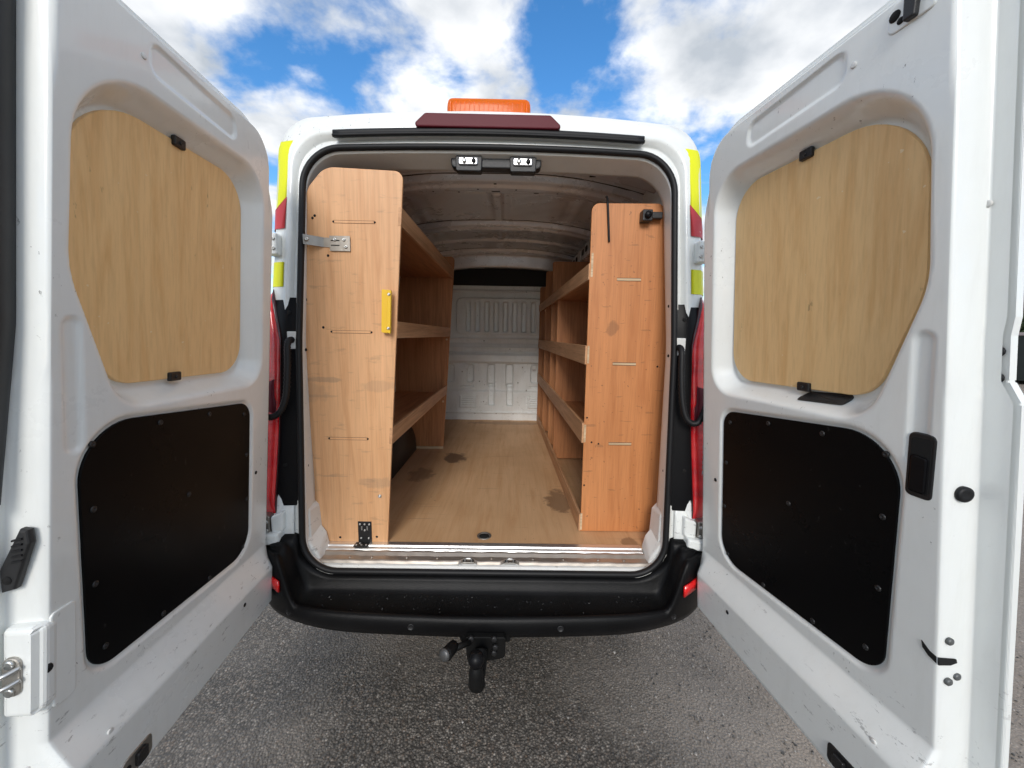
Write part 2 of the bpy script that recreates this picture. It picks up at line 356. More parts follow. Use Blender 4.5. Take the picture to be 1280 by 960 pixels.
def smooth_path(pts, n=6):
    P = [np.array(p, float) for p in pts]; out = []
    for i in range(len(P)-1):
        p0 = P[max(i-1, 0)]; p1 = P[i]; p2 = P[i+1]; p3 = P[min(i+2, len(P)-1)]
        for j in range(n):
            t = j/n; out.append(.5*((2*p1)+(p2-p0)*t+(2*p0-5*p1+4*p2-p3)*t*t+(3*p1-p0-3*p2+p3)*t**3))
    out.append(P[-1]); return out
def grid_mesh(name, X, Y, Z, m, parent=None, keep=None, flip=False):
    a, b = X.shape; V = np.stack([X, Y, Z], -1).reshape(-1, 3); I = np.arange(a*b).reshape(a, b)
    q = np.stack([I[:-1, :-1], I[1:, :-1], I[1:, 1:], I[:-1, 1:]], -1)
    if keep is not None: q = q[keep]
    q = q.reshape(-1, 4)
    if flip: q = q[:, ::-1]
    used = np.unique(q); mp = np.full(len(V), -1); mp[used] = np.arange(len(used))
    return mesh(name, V[used], mp[q], m, parent)
def lathe(name, prof, origin, axis, m, parent=None, n=16):
    """prof (r,h) about axis"""
    ax = Vector(axis).normalized(); s = ax.orthogonal().normalized(); t = ax.cross(s); V = []; F = []; O = Vector(origin)
    for r, h in prof:
        for j in range(n): q = 2*math.pi*j/n; V.append(O+ax*h+(s*math.cos(q)+t*math.sin(q))*r)
    for i in range(len(prof)-1):
        for j in range(n): F.append((i*n+j, i*n+(j+1) % n, (i+1)*n+(j+1) % n, (i+1)*n+j))
    F.append(tuple(range(n-1, -1, -1))); F.append(tuple(range((len(prof)-1)*n, len(prof)*n)))
    return mesh(name, V, F, m, parent)
def screw(loc, axis, parent, m='zinc', r=.006, h=.003, name='screw'):
    return lathe(name, [(r, -.001), (r, h*.4), (r*.75, h), (r*.35, h), (r*.3, h*.35)], loc, axis, m, parent, 10)
def empty(name, loc, label, cat, group=None):
    o = bpy.data.objects.new(name, None); col.objects.link(o); o.location = loc; o.empty_display_size = .2
    o['label'] = label; o['category'] = cat; o['_world'] = 1
    if group: o['group'] = group
    return o

# ------------------------------------------------------------------ ground
_g = 400.
go = mesh('ground', [(-_g, -_g, 0), (_g, -_g, 0), (_g, _g, 0), (-_g, _g, 0)], [(0, 1, 2, 3)], 'asphalt', smooth=False)
go['kind'] = 'structure'; go['label'] = 'damp dark tarmac with pale stone chips'

# ------------------------------------------------------------------ van body
YR, LEAN = 1.578, .0806
van = empty('van', (0, 3.8, 0), 'white panel van seen from behind with both rear doors wide open', 'van')
def yr(z, d=0.): return YR+LEAN*(z-.6)+d
def ring(wt, wm, wb, zt, zb, rt, rb, crown=.03, zm=1.55, n=10, m=9):
    """closed loop (x,z): rounded trapezoid with a bowed side and crowned top; fixed point count"""
    cs = [(-wb, zb, rb), (wb, zb, rb), (wm, zm, 2.2), (wt, zt-crown, rt), (-wt, zt-crown, rt), (-wm, zm, 2.2)]
    arcs = []
    pts = rpoly(cs, n); k = n+1; out = []
    for i in range(6):
        a = pts[i*k:(i+1)*k]; b = pts[((i+1) % 6)*k]
        out += a
        for j in range(1, m): t = j/m; out.append((a[-1][0]*(1-t)+b[0]*t, a[-1][1]*(1-t)+b[1]*t))
    out = np.array(out)
    x, z = out[:, 0], out[:, 1]
    out[:, 1] = z+crown*(1-np.clip(np.abs(x)/wt, 0, 1)**2)*ss(z, zt-crown-.25, zt-crown)
    return out
RINGS = {
 'jamb_in': ring(.782, .825, .80, 2.335, .535, .15, .14, .02),
 'jamb':    ring(.775, .805, .795, 2.365, .550, .15, .14, .02),
 'seal':    ring(.785, .812, .805, 2.385, .548, .155, .15, .022),
 'chan':    ring(.800, .835, .83, 2.408, .52, .16, .16, .026),
 'pillar':  ring(.822, .868, .915, 2.455, .47, .13, .12, .045),
 'lip':     ring(.852, .888, .945, 2.500, .45, .13, .12, .05),
 'corner':  ring(.895, .945, 1.0, 2.545, .43, .14, .12, .055),
 'side':    ring(.925, .985, 1.03, 2.575, .42, .15, .12, .06),
}
def loft(name, seq, m, parent, flip=False):
    V = []; F = []
    for rg, d in seq:
        for x, z in rg: V.append((x, yr(z, d), z))
    n = len(seq[0][0])
    for i in range(len(seq)-1):
        for j in range(n):
            q = (i*n+j, i*n+(j+1) % n, (i+1)*n+(j+1) % n, (i+1)*n+j); F.append(q[::-1] if flip else q)
    return mesh(name, V, F, m, parent)
nose = ring(.80, .92, .95, 1.30, .42, .2, .12, .06, 1.0)
mid = ring(.80, .93, 1.0, 2.35, .42, .2, .12, .06)
CRE = RINGS['chan']*.45+RINGS['pillar']*.55
body = loft('body', [(RINGS['chan'], .006), (CRE, .020), (CRE*.8+RINGS['pillar']*.2, .016), (RINGS['pillar'], -.004), (RINGS['pillar']*.6+RINGS['lip']*.4, -.008), (RINGS['lip'], .0), (RINGS['corner'], .018), (RINGS['side'], .075),
                     (RINGS['side'], .6), (RINGS['side'], 2.9), (mid, 3.4), (nose, 4.1), (nose*.96, 4.25)], 'white_paint', van)
loft('door_jamb', [(RINGS['jamb_in']*np.array([1.05, 1.01]), .13), (RINGS['jamb_in'], .11), (RINGS['jamb_in'], .09), (RINGS['jamb'], .015), (RINGS['jamb'], .004), (RINGS['chan'], .004)], 'jamb_paint', van, True)
# weather seal round the opening
sl = [(x, yr(z, -.006), z) for x, z in RINGS['seal']]
tube('door_seal', sl, .0, 'rubber', van, 12, True, (.014, .013), (0, 1, 0))

def side_pt(side, z, t, off=0.):
    """point on the rear corner of the body at height z; t 0 seal channel .. 1 pillar edge .. 2 lip .. 3 corner .. 4 side"""
    seq = [('chan', .006), ('pillar', .0), ('lip', 0.), ('corner', .018), ('side', .075), ('side', .6)]
    def at(nm, d):
        rg = RINGS[nm]; s = rg[rg[:, 0] > .3]; s = s[(s[:, 1] < 2.5) & (s[:, 1] > .6)]; s = s[np.argsort(s[:, 1])]
        return np.array((np.interp(z, s[:, 1], s[:, 0]), yr(z, d), z))
    i = min(int(t), 4); f = t-i; p = at(*seq[i])*(1-f)+at(*seq[i+1])*f
    q0, q1 = at(*seq[i]), at(*seq[i+1]); tg = q1-q0; nrm = np.array((tg[1], -tg[0], 0)); nrm /= np.linalg.norm(nrm)+1e-9
    p = p+nrm*off
    return (side*p[0], p[1], p[2])
def patch(name, side, rows, m, parent, nt_=8, off=.003, thick=.0, bulge=0.):
    """rows: (z, t0, t1) surface patch on the body corner, proud of it, with a rim back to the body"""
    V = []; F = []; n = nt_+3
    for iz, (z, t0, t1) in enumerate(rows):
        e = 1. if 0 < iz < len(rows)-1 else .0
        for j in range(n):
            u = min(max((j-1)/nt_, 0), 1); t = t0+(t1-t0)*u
            o = off+(bulge*math.sin(math.pi*u)**.5 if bulge else 0)*min(1, min(iz, len(rows)-1-iz)/2.)
            if j in (0, n-1) or (e == 0 and thick): o = off-thick
            V.append(side_pt(side, z, t, o))
    for i in range(len(rows)-1):
        for j in range(n-1):
            q = (i*n+j, i*n+j+1, (i+1)*n+j+1, (i+1)*n+j); F.append(q if side > 0 else q[::-1])
    return mesh(name, V, F, m, parent)
def zr(*a, n=10):
    (z0, a0, b0), (z1, a1, b1) = a; return [(z0+(z1-z0)*i/n, a0+(a1-a0)*i/n, b0+(b1-b0)*i/n) for i in range(n+1)]
for s in (-1, 1):
    # black pillar trim beside the opening
    tr = patch('pillar_trim', s, zr((.835, -.45, 2.1), (1.745, -.45, 3.1), n=14), 'black_gloss', van, 10, .010, .012)
    for zz in (1.68, 1.02): lathe('clip', [(.009, 0), (.009, .003), (.004, .004)], side_pt(s, zz, .75, .009), (0, -1, 0), 'dark_hole', tr, 10)
    # tail lamp on the corner
    tl = patch('tail_light', s, [(float(z), float(np.interp(z, [.8, 1.1, 1.3, 1.58, 1.78], [1.85, 1.55, 1.5, 2.0, 3.1])), 4.3) for z in np.linspace(.80, 1.775, 24)], 'red_lens', van, 12, .012, .012, .022)
    patch('reversing_lens', s, zr((.97, 2.3, 4.0), (1.19, 2.3, 4.0), n=8), 'clear_lens', tl, 6, .030, .012, .006)
    patch('lamp_bezel', s, [(float(z), float(np.interp(z, [.8, 1.1, 1.3, 1.58, 1.78], [1.70, 1.42, 1.37, 1.87, 2.95])), float(np.interp(z, [.8, 1.1, 1.3, 1.58, 1.78], [1.88, 1.58, 1.53, 2.03, 3.13]))) for z in np.linspace(.80, 1.78, 24)], 'tail_housing', tl, 3, .014, .012, .004)
    for i in range(9): patch('lens_rib', s, zr((.985+i*.022, 2.35, 3.9), (.990+i*.022, 2.35, 3.9), n=2), 'red_lens', tl, 4, .038, .004)
    patch('inner_reflector', s, zr((1.24, 1.9, 3.2), (1.40, 2.1, 3.2), n=8), 'dark_red_lens', tl, 6, .032, .006, .006)
    # white stepped bracket under the lamp, with lower hinge
    br = patch('lamp_bracket', s, zr((.70, .2, 1.1), (.835, .2, 1.1), n=6), 'white_paint', van, 5, .008, .008)
    bm = bmesh.new(); bm_box(bm, (.885, 1.535, .672), (1.0, 1.66, .722), .012, 3); bm_box(bm, (.875, 1.56, .715), (.93, 1.66, .80), .010, 3)
    for v in bm.verts: v.co.x *= s; v.co.z += .02*max(0, (.93-abs(v.co.x))/.05)
    from_bm('lower_ledge', bm, 'white_paint', br)
    for zz, up_ in ((1.965, 1), (.757, 0)):
        hx = .89 if up_ else .935
        hg = box('hinge', (min(s*hx, s*(hx+.05)), yr(zz)-.030, zz-.045), (max(s*hx, s*(hx+.05)), yr(zz)+.03, zz+.045), 'white_paint' if up_ else 'dull_steel', van, .008, 3)
        for dx, dz in ((.012, .02), (.012, -.02), (.034, .0)):
            screw((s*(hx+dx), yr(zz)-.030, zz+dz), (0, -1, 0), hg, 'zinc', .008, .005, 'bolt')
        tube('hinge_arm', smooth_path([(s*(hx+.03), yr(zz)-.02, zz), (s*(hx+.055), yr(zz)-.06, zz), (s*(hx+.06), yr(zz)-.10, zz)], 4), .0, 'white_paint' if up_ else 'dull_steel', hg, 8, False, (.012, .02), (1, 0, 0))
    # high visibility tape on the corner
    patch('yellow_tape', s, zr((2.40, 1.35, 4.6), (2.12, 1.9, 4.6), n=10), 'yellow_tape', van, 8, .002)
    V = [side_pt(s, z, t, .002) for z, t in [(2.125, 2.2), (2.04, 2.2)]]
    patch('red_tape', s, [(2.165-.13*i/8, 1.80+.02*i, min(4.6, 1.82+.02*i+2.8*(.02+i/8)*1.05)) for i in range(9)], 'red_tape', van, 6, .0050)
    patch('yellow_tape', s, zr((1.895, 2.0, 4.6), (1.79, 2.0, 4.6), n=4), 'yellow_tape', van, 8, .002)
    # corrugated cable conduit looping from the pillar towards the door
    if s < 0: pts = [(-.836, yr(1.56)-.005, 1.565), (-.838, yr(1.56)-.045, 1.55), (-.834, yr(1.45)-.055, 1.45), (-.838, yr(1.3)-.06, 1.33), (-.862, yr(1.25)-.07, 1.262), (-.905, yr(1.25)-.08, 1.245), (-.935, yr(1.25)-.08, 1.30)]
    else: pts = [(.828, yr(1.56)-.005, 1.56), (.828, yr(1.56)-.045, 1.545), (.826, yr(1.45)-.055, 1.45), (.832, yr(1.3)-.06, 1.33), (.852, yr(1.25)-.07, 1.258), (.892, yr(1.25)-.08, 1.25), (.925, yr(1.3)-.08, 1.33), (.935, yr(1.3)-.08, 1.40)]
    pth = smooth_path(pts, 14); rad = [.0125+.0018*(1 if k % 2 else -1) for k in range(len(pth))]
    cb = tube('cable_conduit', pth, rad, 'rubber', van, 10)
    box('cable_socket', (min(s*.812, s*.858), yr(1.56)-.014, 1.525), (max(s*.812, s*.858), yr(1.56)-.004, 1.60), 'jamb_paint', cb, .003)

# roof edge: third brake light, drip rubber, beacon
def rear_xz(pts, d0, d1, name, m, parent, bev=.004, seg=3):
    return prism(name, pts, d0, d1, lambda x, z, d: (x, yr(z, d), z), m, parent, bev, seg)
rear_xz(rpoly([(-.328, 2.452, .012), (.312, 2.452, .012), (.252, 2.508, .02), (-.270, 2.508, .02)], 5), -.034, .03, 'brake_light', 'dark_red_lens', van, .006)
_t = [(x, yr(2.43)-.012, 2.415+.028*(1-(x/.8)**2)) for x in np.linspace(-.655, .648, 40)]
tube('drip_rubber', _t, 0, 'rubber', van, 10, False, (.016, .014), (0, 0, 1))
tube('drip_rubber', [(x, y-.012, z-.012) for x, y, z in _t], 0, 'rubber', van, 8, False, (.007, .008), (0, 0, 1))
_h = [(x, yr(2.48)-.006, 2.452+.040*(1-(x/.8)**2)) for x in np.linspace(-.70, .69, 50)]
bc = empty('beacon', (-.018, 1.98, 2.578), '', '')
del bc['label'], bc['category'], bc['_world']; bc.parent = van; bc.matrix_parent_inverse = Matrix.Translation(-van.location)
def beacon():
    bp = prism('beacon_base', rpoly([(-.20, -.09, .03), (.20, -.09, .03), (.20, .09, .03), (-.20, .09, .03)], 6), -.03, .012, lambda a, b, w: (a, b, w), 'black_plastic', bc, .004)
    V = []; F = []; prof = [(1., .012), (1., .07), (.985, .088), (.95, .100), (.85, .105), (.0, .106)]
    base = rpoly([(-.195, -.085, .03), (.195, -.085, .03), (.195, .085, .03), (-.195, .085, .03)], 6); n = len(base)
    for k, h in prof:
        off = (1-k)*.085
        for x, y in base:
            sx = max(0, abs(x)-off)*(1 if x > 0 else -1) if k else 0; sy = max(0, abs(y)-off)*(1 if y > 0 else -1) if k else 0
            V.append((sx, sy, h))
    for i in range(len(prof)-1):
        for j in range(n): F.append((i*n+j, i*n+(j+1) % n, (i+1)*n+(j+1) % n, (i+1)*n+j))
    mesh('beacon_lens', V, F, 'amber_shell', bc)
    for sx in (-1, 1):
        lathe('lamp_core', [(.012, 0), (.045, .015), (.05, .03), (.02, .05), (.012, .07)], (sx*.11, -.01, .018), (0, 0, 1), 'amber_core', bc, 14)
    for k in range(17): box('lens_rib', (-.176+k*.022-.002, -.0885, .02), (-.176+k*.022+.002, -.084, .082), 'amber_shell', bc, .001, 1)
    box('reflector_plate', (-.185, .03, .015), (.185, .045, .09), 'amber_core', bc, .002)
beacon()

# ------------------------------------------------------------------ inside: floor, walls, ceiling, bulkhead, sill
FL = .60
box('load_floor', (-.90, 1.695, FL-.018), (.90, 4.43, FL), 'ply_floor', van, .002)
lathe('floor_ring', [(.036, 0), (.036, .003), (.030, .004), (.026, .002), (.024, -.001)], (-.015, 1.785, FL), (0, 0, 1), 'dull_steel', van, 20)
lathe('floor_ring_hole', [(.0245, 0), (.0245, .0012)], (-.015, 1.785, FL), (0, 0, 1), 'dark_hole', van, 20)
def profile(name, prof, x0, x1, m, parent, nx=2, bump=None):
    xs = np.linspace(x0, x1, nx); k = len(prof); V = []; F = []
    for x in xs:
        for y, z in prof:
            dy, dz = bump(x, y, z) if bump else (0, 0); V.append((x, y+dy, z+dz))
    for i in range(nx-1):
        for j in range(k-1): F.append((i*k+j, (i+1)*k+j, (i+1)*k+j+1, i*k+j+1))
    return mesh(name, V, F, m, parent, False)
profile('sill_trim', [(1.715, FL+.004), (1.690, FL+.004), (1.687, FL+.0025), (1.684, FL-.004), (1.678, FL-.006), (1.668, FL-.006), (1.664, FL-.012)], -.757, .740, 'aluminium', van)
def scallop(x, y, z):
    k = 0.
    for c in (-.075, .115):
        k += math.exp(-((x-c)/.032)**4)
    f = 1 if y < 1.625 else 0
    return (.022*k*f, 0)
def rough_sill(x, y, z): a, b = scallop(x, y, z); return a, b+.0008*math.sin(x*37)+.0006*math.sin(x*91)
sp_ = profile('sill_plate', [(1.666, FL-.010), (1.655, FL-.012), (1.640, FL-.022), (1.612, FL-.024), (1.607, FL-.019), (1.601, FL-.017), (1.596, FL-.020), (1.592, FL-.03)], -.752, .752, 'sill_steel', van, 160, rough_sill)
profile('sill_face', [(1.640, FL-.028), (1.600, FL-.030), (1.584, FL-.034), (1.574, FL-.048), (1.572, FL-.07)], -.775, .775, 'jamb_paint', van, 2)
for x in (-.62, -.52, -.36, -.22, .03, .22, .36, .52, .64):
    lathe('rivet', [(.007, 0), (.006, .003), (.002, .005)], (x, 1.627, FL-.0235), (0, 0, 1), 'sill_steel', sp_, 8)
for c in (-.075, .115):
    k = box('striker_plate', (c-.026, 1.596, FL-.030), (c+.026, 1.622, FL-.022), 'dull_steel', van, .002)
    tube('striker_loop', smooth_path([(c-.014, 1.602, FL-.024), (c-.012, 1.602, FL-.008), (c+.012, 1.602, FL-.008), (c+.014, 1.602, FL-.024)], 5), .004, 'steel', k, 8)
    for dx in (-.019, .019): lathe('striker_bolt', [(.006, 0), (.006, .003)], (c+dx, 1.611, FL-.022), (0, 0, 1), 'dark_hole', k, 8)
for s in (-1, 1):
    # white plastic-covered foot of the jamb
    bm = bmesh.new()
    Vv = [(.742, 1.60, .575), (.80, 1.60, .60), (.80, 1.71, .60), (.742, 1.71, .575), (.752, 1.605, .605), (.815, 1.60, .70), (.815, 1.71, .74), (.760, 1.71, .66)]
    bv = [bm.verts.new((s*x, y, z)) for x, y, z in Vv]
    for q in ((0, 1, 2, 3), (4, 5, 6, 7), (0, 1, 5, 4), (1, 2, 6, 5), (2, 3, 7, 6), (3, 0, 4, 7)): bm.faces.new([bv[i] for i in q])
    bmesh.ops.bevel(bm, geom=list(bm.edges), offset=.008, segments=3, profile=.5, affect='EDGES')
    from_bm('jamb_foot', bm, 'jamb_paint', van)
    bm = bmesh.new()
    Vv = [(.790, 1.60, .66), (.845, 1.60, .66), (.845, 1.72, .66), (.782, 1.70, .66), (.795, 1.61, .80), (.86, 1.61, .86), (.86, 1.72, .86), (.792, 1.71, .79)]
    bv = [bm.verts.new((s*x, y+.02, z)) for x, y, z in Vv]
    for q in ((0, 1, 2, 3), (4, 5, 6, 7), (0, 1, 5, 4), (1, 2, 6, 5), (2, 3, 7, 6), (3, 0, 4, 7)): bm.faces.new([bv[i] for i in q])
    bmesh.ops.bevel(bm, geom=list(bm.edges), offset=.006, segments=3, profile=.5, affect='EDGES')
    from_bm('jamb_gusset', bm, 'jamb_paint', van)
    for zz in (2.18, 1.74, 1.52, 1.0):
        xw = np.interp(zz, [.6, 1.5, 2.2], [.80, .806, .786])
        lathe('jamb_plug', [(.007, 0), (.006, .002), (.002, .003)], (s*(xw+.004), yr(zz, .045), zz), (-s, -.2, 0), 'dark_hole', van, 10)

# ceiling with hat-section roof bows
def ceiling():
    xs = np.linspace(-.90, .90, 120); ys = np.linspace(1.74, 4.44, 360); X, Y = np.meshgrid(xs, ys, indexing='ij')
    Z = 2.475-.12*np.abs(X/.9)**2.6
    def bow(a, b, h, e=.018): return h*ss(Y, a, a+e)*(1-ss(Y, b-e, b))
    drop = bow(1.70, 2.06, .05)+bow(2.20, 2.42, .032)+bow(2.265, 2.345, .014)+bow(3.05, 3.24, .036)+bow(3.11, 3.18, .012)+bow(3.62, 3.72, .018)+bow(4.0, 4.12, .030)+bow(4.30, 4.5, .13, .05)
    # swages between the bows
    for a, b in ((2.46, 3.02), (3.28, 3.60), (3.74, 3.98)):
        in_y = ss(Y, a, a+.02)*(1-ss(Y, b-.02, b))
        drop += .006*in_y*(np.abs(X) > .075)*ss(np.abs(X), .06, .08)*(1-ss(np.abs(X), .44, .46))
        drop += .006*in_y*ss(np.abs(X), .50, .52)*(1-ss(np.abs(X), .55, .57))+.006*in_y*ss(np.abs(X), .60, .62)
        drop += .016*in_y*(1-ss(np.abs(X), .028, .04))
    Z = Z-drop+.0012*np.sin(X*31+Y*17)*np.sin(Y*23)
    return grid_mesh('ceiling', X, Y, Z, 'roof_lining_paint', van, flip=True), (lambda x, y: float(Z[np.abs(xs-x).argmin(), np.abs(ys-y).argmin()]))
ceil_o, cz = ceiling()
for (x, y, w, l) in [(-.02, 1.98, .05, .012), (.0, 2.37, .05, .010), (.0, 2.26, .016, .012), (.30, 2.00, .03, .01), (-.26, 2.0, .03, .01), (.24, 2.38, .03, .008), (-.22, 2.38, .012, .012), (.12, 2.30, .010, .010), (-.10, 2.30, .010, .010), (.36, 2.32, .01, .01), (-.36, 2.32, .01, .01), (-.02, 3.20, .04, .014), (-.34, 3.14, .012, .014), (.34, 3.14, .012, .014), (.2, 3.12, .012, .012), (0, 1.86, .012, .012), (.5, 2.02, .03, .01), (-.5, 2.02, .03, .01)]:
    z = cz(x, y)
    box('roof_slot', (x-w/2, y-l/2, z-.0016), (x+w/2, y+l/2, z+.004), 'dark_hole', ceil_o, 0)
for (x0, x1, y) in [(-.20, -.06, 2.40), (-.22, -.10, 2.0), (-.12, -.05, 2.0), (.06, .12, 2.02)]:
    z = cz((x0+x1)/2, y)
    box('roof_label', (x0, y-.018, z-.002), (x1, y+.018, z+.003), 'inner_paint', ceil_o, 0)
for y in (2.075, 2.195, 2.43, 3.04, 3.25, 3.73, 3.99, 4.13):
    tube('bow_edge_line', [(x, y+.004*math.sin(x*9+y), cz(x, y)+.001) for x in np.linspace(-.84, .84, 60)], .0045, 'bow_line_dark', ceil_o, 6)  # thin dark lines along the bow edges, added for contrast
box('bulkhead_gap_band', (-.88, 4.405, 2.10), (.88, 4.43, 2.36), 'black_band', van, .002)  # plain black band across the gap between bulkhead top and roof

# side linings behind the shelving
for s in (-1, 1):
    ys = np.linspace(1.73, 4.44, 140); zs = np.linspace(.58, 2.42, 90); Y, Z = np.meshgrid(ys, zs, indexing='ij')
    X = .905-.085*ss(Z, 1.5, 2.42)
    pocket = np.zeros_like(X)
    for a, b in ((1.86, 2.35), (2.45, 2.95), (3.05, 3.55), (3.65, 4.3)):
        for c, d in ((.75, 1.35), (1.50, 2.05)):
            pocket = np.maximum(pocket, ss(Y, a, a+.03)*(1-ss(Y, b-.03, b))*ss(Z, c, c+.03)*(1-ss(Z, d-.03, d)))
    X = X+.03*pocket
    wl = grid_mesh('side_lining', s*X, Y, Z, 'inner_paint', van, flip=(s < 0))
    # cant rail with oval holes along the roof edge
    rail = box('cant_rail', (min(s*.80, s*.70), 2.9, 2.235), (max(s*.80, s*.70), 4.36, 2.36), 'roof_lining_paint', van, .02, 3)
    for k in range(9):
        y = 3.0+k*.15
        prism('rail_hole', rpoly([(-.045, -.022, .02), (.045, -.022, .02), (.045, .022, .02), (-.045, .022, .02)], 5), 0, .002, lambda a, b, w, y=y: (s*(.70-.0005-w), y+a, 2.30+b), 'dark_hole' if k % 3 else 'steel', rail, 0)
    # wheel arch
    V = []; F = []; na, nx = 20, 4
    for i in range(nx):
        for j in range(na+1):
            q = math.pi*j/na; rr_ = .40 if i < 3 else .385; x = (.91, .80, .715, .70)[i]
            V.append((s*x, 2.82-rr_*math.cos(q), .585+rr_*.82*math.sin(q)))
    for i in range(nx-1):
        for j in range(na): F.append((i*(na+1)+j, i*(na+1)+j+1, (i+1)*(na+1)+j+1, (i+1)*(na+1)+j))
    F.append(tuple(3*(na+1)+j for j in range(na+1)))
    mesh('wheel_arch', V, F, 'black_plastic', van)

def bulkhead():
    xs = np.linspace(-.88, .88, 260); zs = np.linspace(FL-.01, 2.15, 240); X, Z = np.meshgrid(xs, zs, indexing='ij'); D = np.zeros_like(X)
    def rr2(x0, x1, z0, z1, r, depth, e=.009):
        nonlocal D
        sdv = sdf(rpoly([(x0, z0, r), (x1, z0, r), (x1, z1, r), (x0, z1, r)], 6), X, Z); D = D+depth*(1-ss(sdv, -e, 0))
    rr2(-.52, .52, 1.60, 2.015, .07, .016)
    for i in range(8): c = -.372+i*.106; rr2(c-.040, c+.022, 1.63, 1.975, .018, -.020, .012)
    for z, h in ((2.09, .008), (1.555, .006), (1.50, -.006), (1.455, .006), (1.40, -.008), (1.285, .012)): D += h*np.exp(-((Z-z)/.010)**2)
    D += .012*(ss(Z, 1.29, 1.30)-ss(Z, 1.37, 1.38))
    for c in (-.118, .098):
        rr2(c-.045, c+.045, .99, 1.26, .015, -.018); rr2(c-.030, c+.045, .77, 1.03, .015, -.018)
    for c in (-.59, -.362, .39, .62): rr2(c-.044, c+.044, 1.04, 1.255, .03, -.014)
    for c in (-.38, .42):
        rr2(c-.105, c+.105, .745, .895, .01, .006)
        for i in range(5): rr2(c-.085, c+.085, .765+i*.026, .777+i*.026, .004, -.012, .006)
    for c in (-.40, .42): rr2(c-.08, c+.08, .985, 1.005, .006, -.01, .006)
    D += -.010*ss(Z, .93, .96)*(1-ss(Z, 1.28, 1.29)); D += .008*np.exp(-((Z-.69)/.008)**2)
    D += .002*np.sin(X*23)*np.sin(Z*19)
    o = grid_mesh('bulkhead', X, 4.40-2.5*D, Z, 'inner_paint', van)
    for c in (-.40, .385): box('hook_cap', (c-.028, 4.372, 1.205), (c+.022, 4.40, 1.255), 'inner_paint', o, .01, 3)
    for x, z in ((-.2, 1.53), (.1, 1.44), (.25, 1.23), (.2, 1.05), (-.25, 1.06), (-.2, .82), (.3, .96), (-.45, 1.17), (-.05, .68), (.15, .68), (-.3, .68)):
        lathe('bulkhead_rivet', [(.008, 0), (.006, .004)], (x, 4.395, z), (0, -1, 0), 'dull_steel', o, 8)
    return o
bulkhead()

# load-area lamp on the header
def cargo_lamp():
    y0 = yr(2.34, .035)
    h = prism('cargo_lamp', rpoly([(-.170, 2.318, .02), (.222, 2.318, .02), (.222, 2.374, .02), (-.170, 2.374, .02)], 5), 0, .05, lambda x, z, w: (x, y0+w, z), 'black_plastic', van, .006, 3)
    for c in (-.092, .142):
        f = prism('lamp_frame', rpoly([(c-.055, 2.300, .008), (c+.055, 2.300, .008), (c+.058, 2.364, .01), (c-.058, 2.364, .01)], 4), -.014, .03, lambda x, z, w: (x, y0+w, z), 'black_plastic', h, .004, 3)
        prism('lamp_lens', rpoly([(c-.044, 2.322, .008), (c+.040, 2.322, .008), (c+.040, 2.354, .008), (c-.044, 2.354, .008)], 4), -.022, -.01, lambda x, z, w: (x, y0+w, z), 'lamp_glass', f, .005, 3)
        for dx in (-.018, .022): lathe('lamp_bulb', [(.011, 0), (.010, .004), (.004, .006)], (c+dx, y0-.0225, 2.338), (0, -1, 0), 'black_gloss' if dx > 0 else 'steel', f, 12)
cargo_lamp()

# ------------------------------------------------------------------ rear bumper
def bumper():
    path = [(-1.03, 2.05), (-1.035, 1.80), (-1.02, 1.66), (-.985, 1.575), (-.93, 1.515), (-.86, 1.468), (-.76, 1.43), (-.60, 1.402), (-.3, 1.385), (0, 1.378)]
    path = path+[(-x, y) for x, y in path[-2::-1]]
    P = smooth_path([(x, y, 0) for x, y in path], 8); V = []; rows = None
    def S(a, x0, x1): t = min(1, max(0, (a-x0)/(x1-x0))); return t*t*(3-2*t)
    M = []
    for p in P:
        x, y = p[0], p[1]; a = abs(x)
        k = S(a, .765, .865)                      # 0 step zone .. 1 corner
        lip = .474+.20*k; zb = .405+.02*S(a, .5, .95)
        nx = -np.sign(x)*S(a, .95, 1.03); n = np.array((nx, 1-abs(nx))); n /= np.linalg.norm(n)
        o = np.array((x, y))
        def at(w, z): q = o+n*w; return (q[0], q[1], z)
        w_back = (1.545-y) if k < 1 else .06
        sec = [at(.10, zb-.06), at(.045, zb-.045), at(.012, zb-.02), at(.0, zb+.01), at(-.004, (zb+lip)/2), at(-.001, lip-.018), at(.004, lip-.006), at(.012, lip), at(.024, lip-.002)]
        if a < .97:
            wb = max(.05, 1.548-y); tz = lip-.010*(1-k)
            bz = .531 if a < .66 else (.70-math.sqrt(max(0, .169**2-(a-.66)**2)) if a < .826 else .712)
            bz = max(bz, tz+.012)
            sec += [at(.034, tz), at(wb*.5, tz+.002+.25*(bz-tz)*k), at(wb*.84, tz+.006+.5*(bz-tz)*k), at(wb*.97, tz+.3*(bz-tz)+.25*(bz-tz)*k), at(wb+.004, bz-.25*(bz-tz)), at(wb+.010, bz-.004), at(wb+.07, bz)]
        else:
            sec += [at(.034, lip-.002), at(.05, lip-.003), at(.07, lip-.003), at(.09, lip-.003), at(.10, lip-.003), at(.11, lip-.003), at(.12, lip-.003)]
        V += sec; rows = len(sec)
    F = []
    for i in range(len(P)-1):
        for j in range(rows-1): F.append((i*rows+j, (i+1)*rows+j, (i+1)*rows+j+1, i*rows+j+1))
    o = mesh('rear_bumper', V, F, 'bumper_plastic', van)
    o.data.materials.append(MATS['bumper_tread'])
    for p_ in o.data.polygons:
        j = min(v % rows for v in p_.vertices)
        if 9 <= j <= 10 and abs(p_.center.x) < .80: p_.material_index = 1
    return o
bump = bumper()
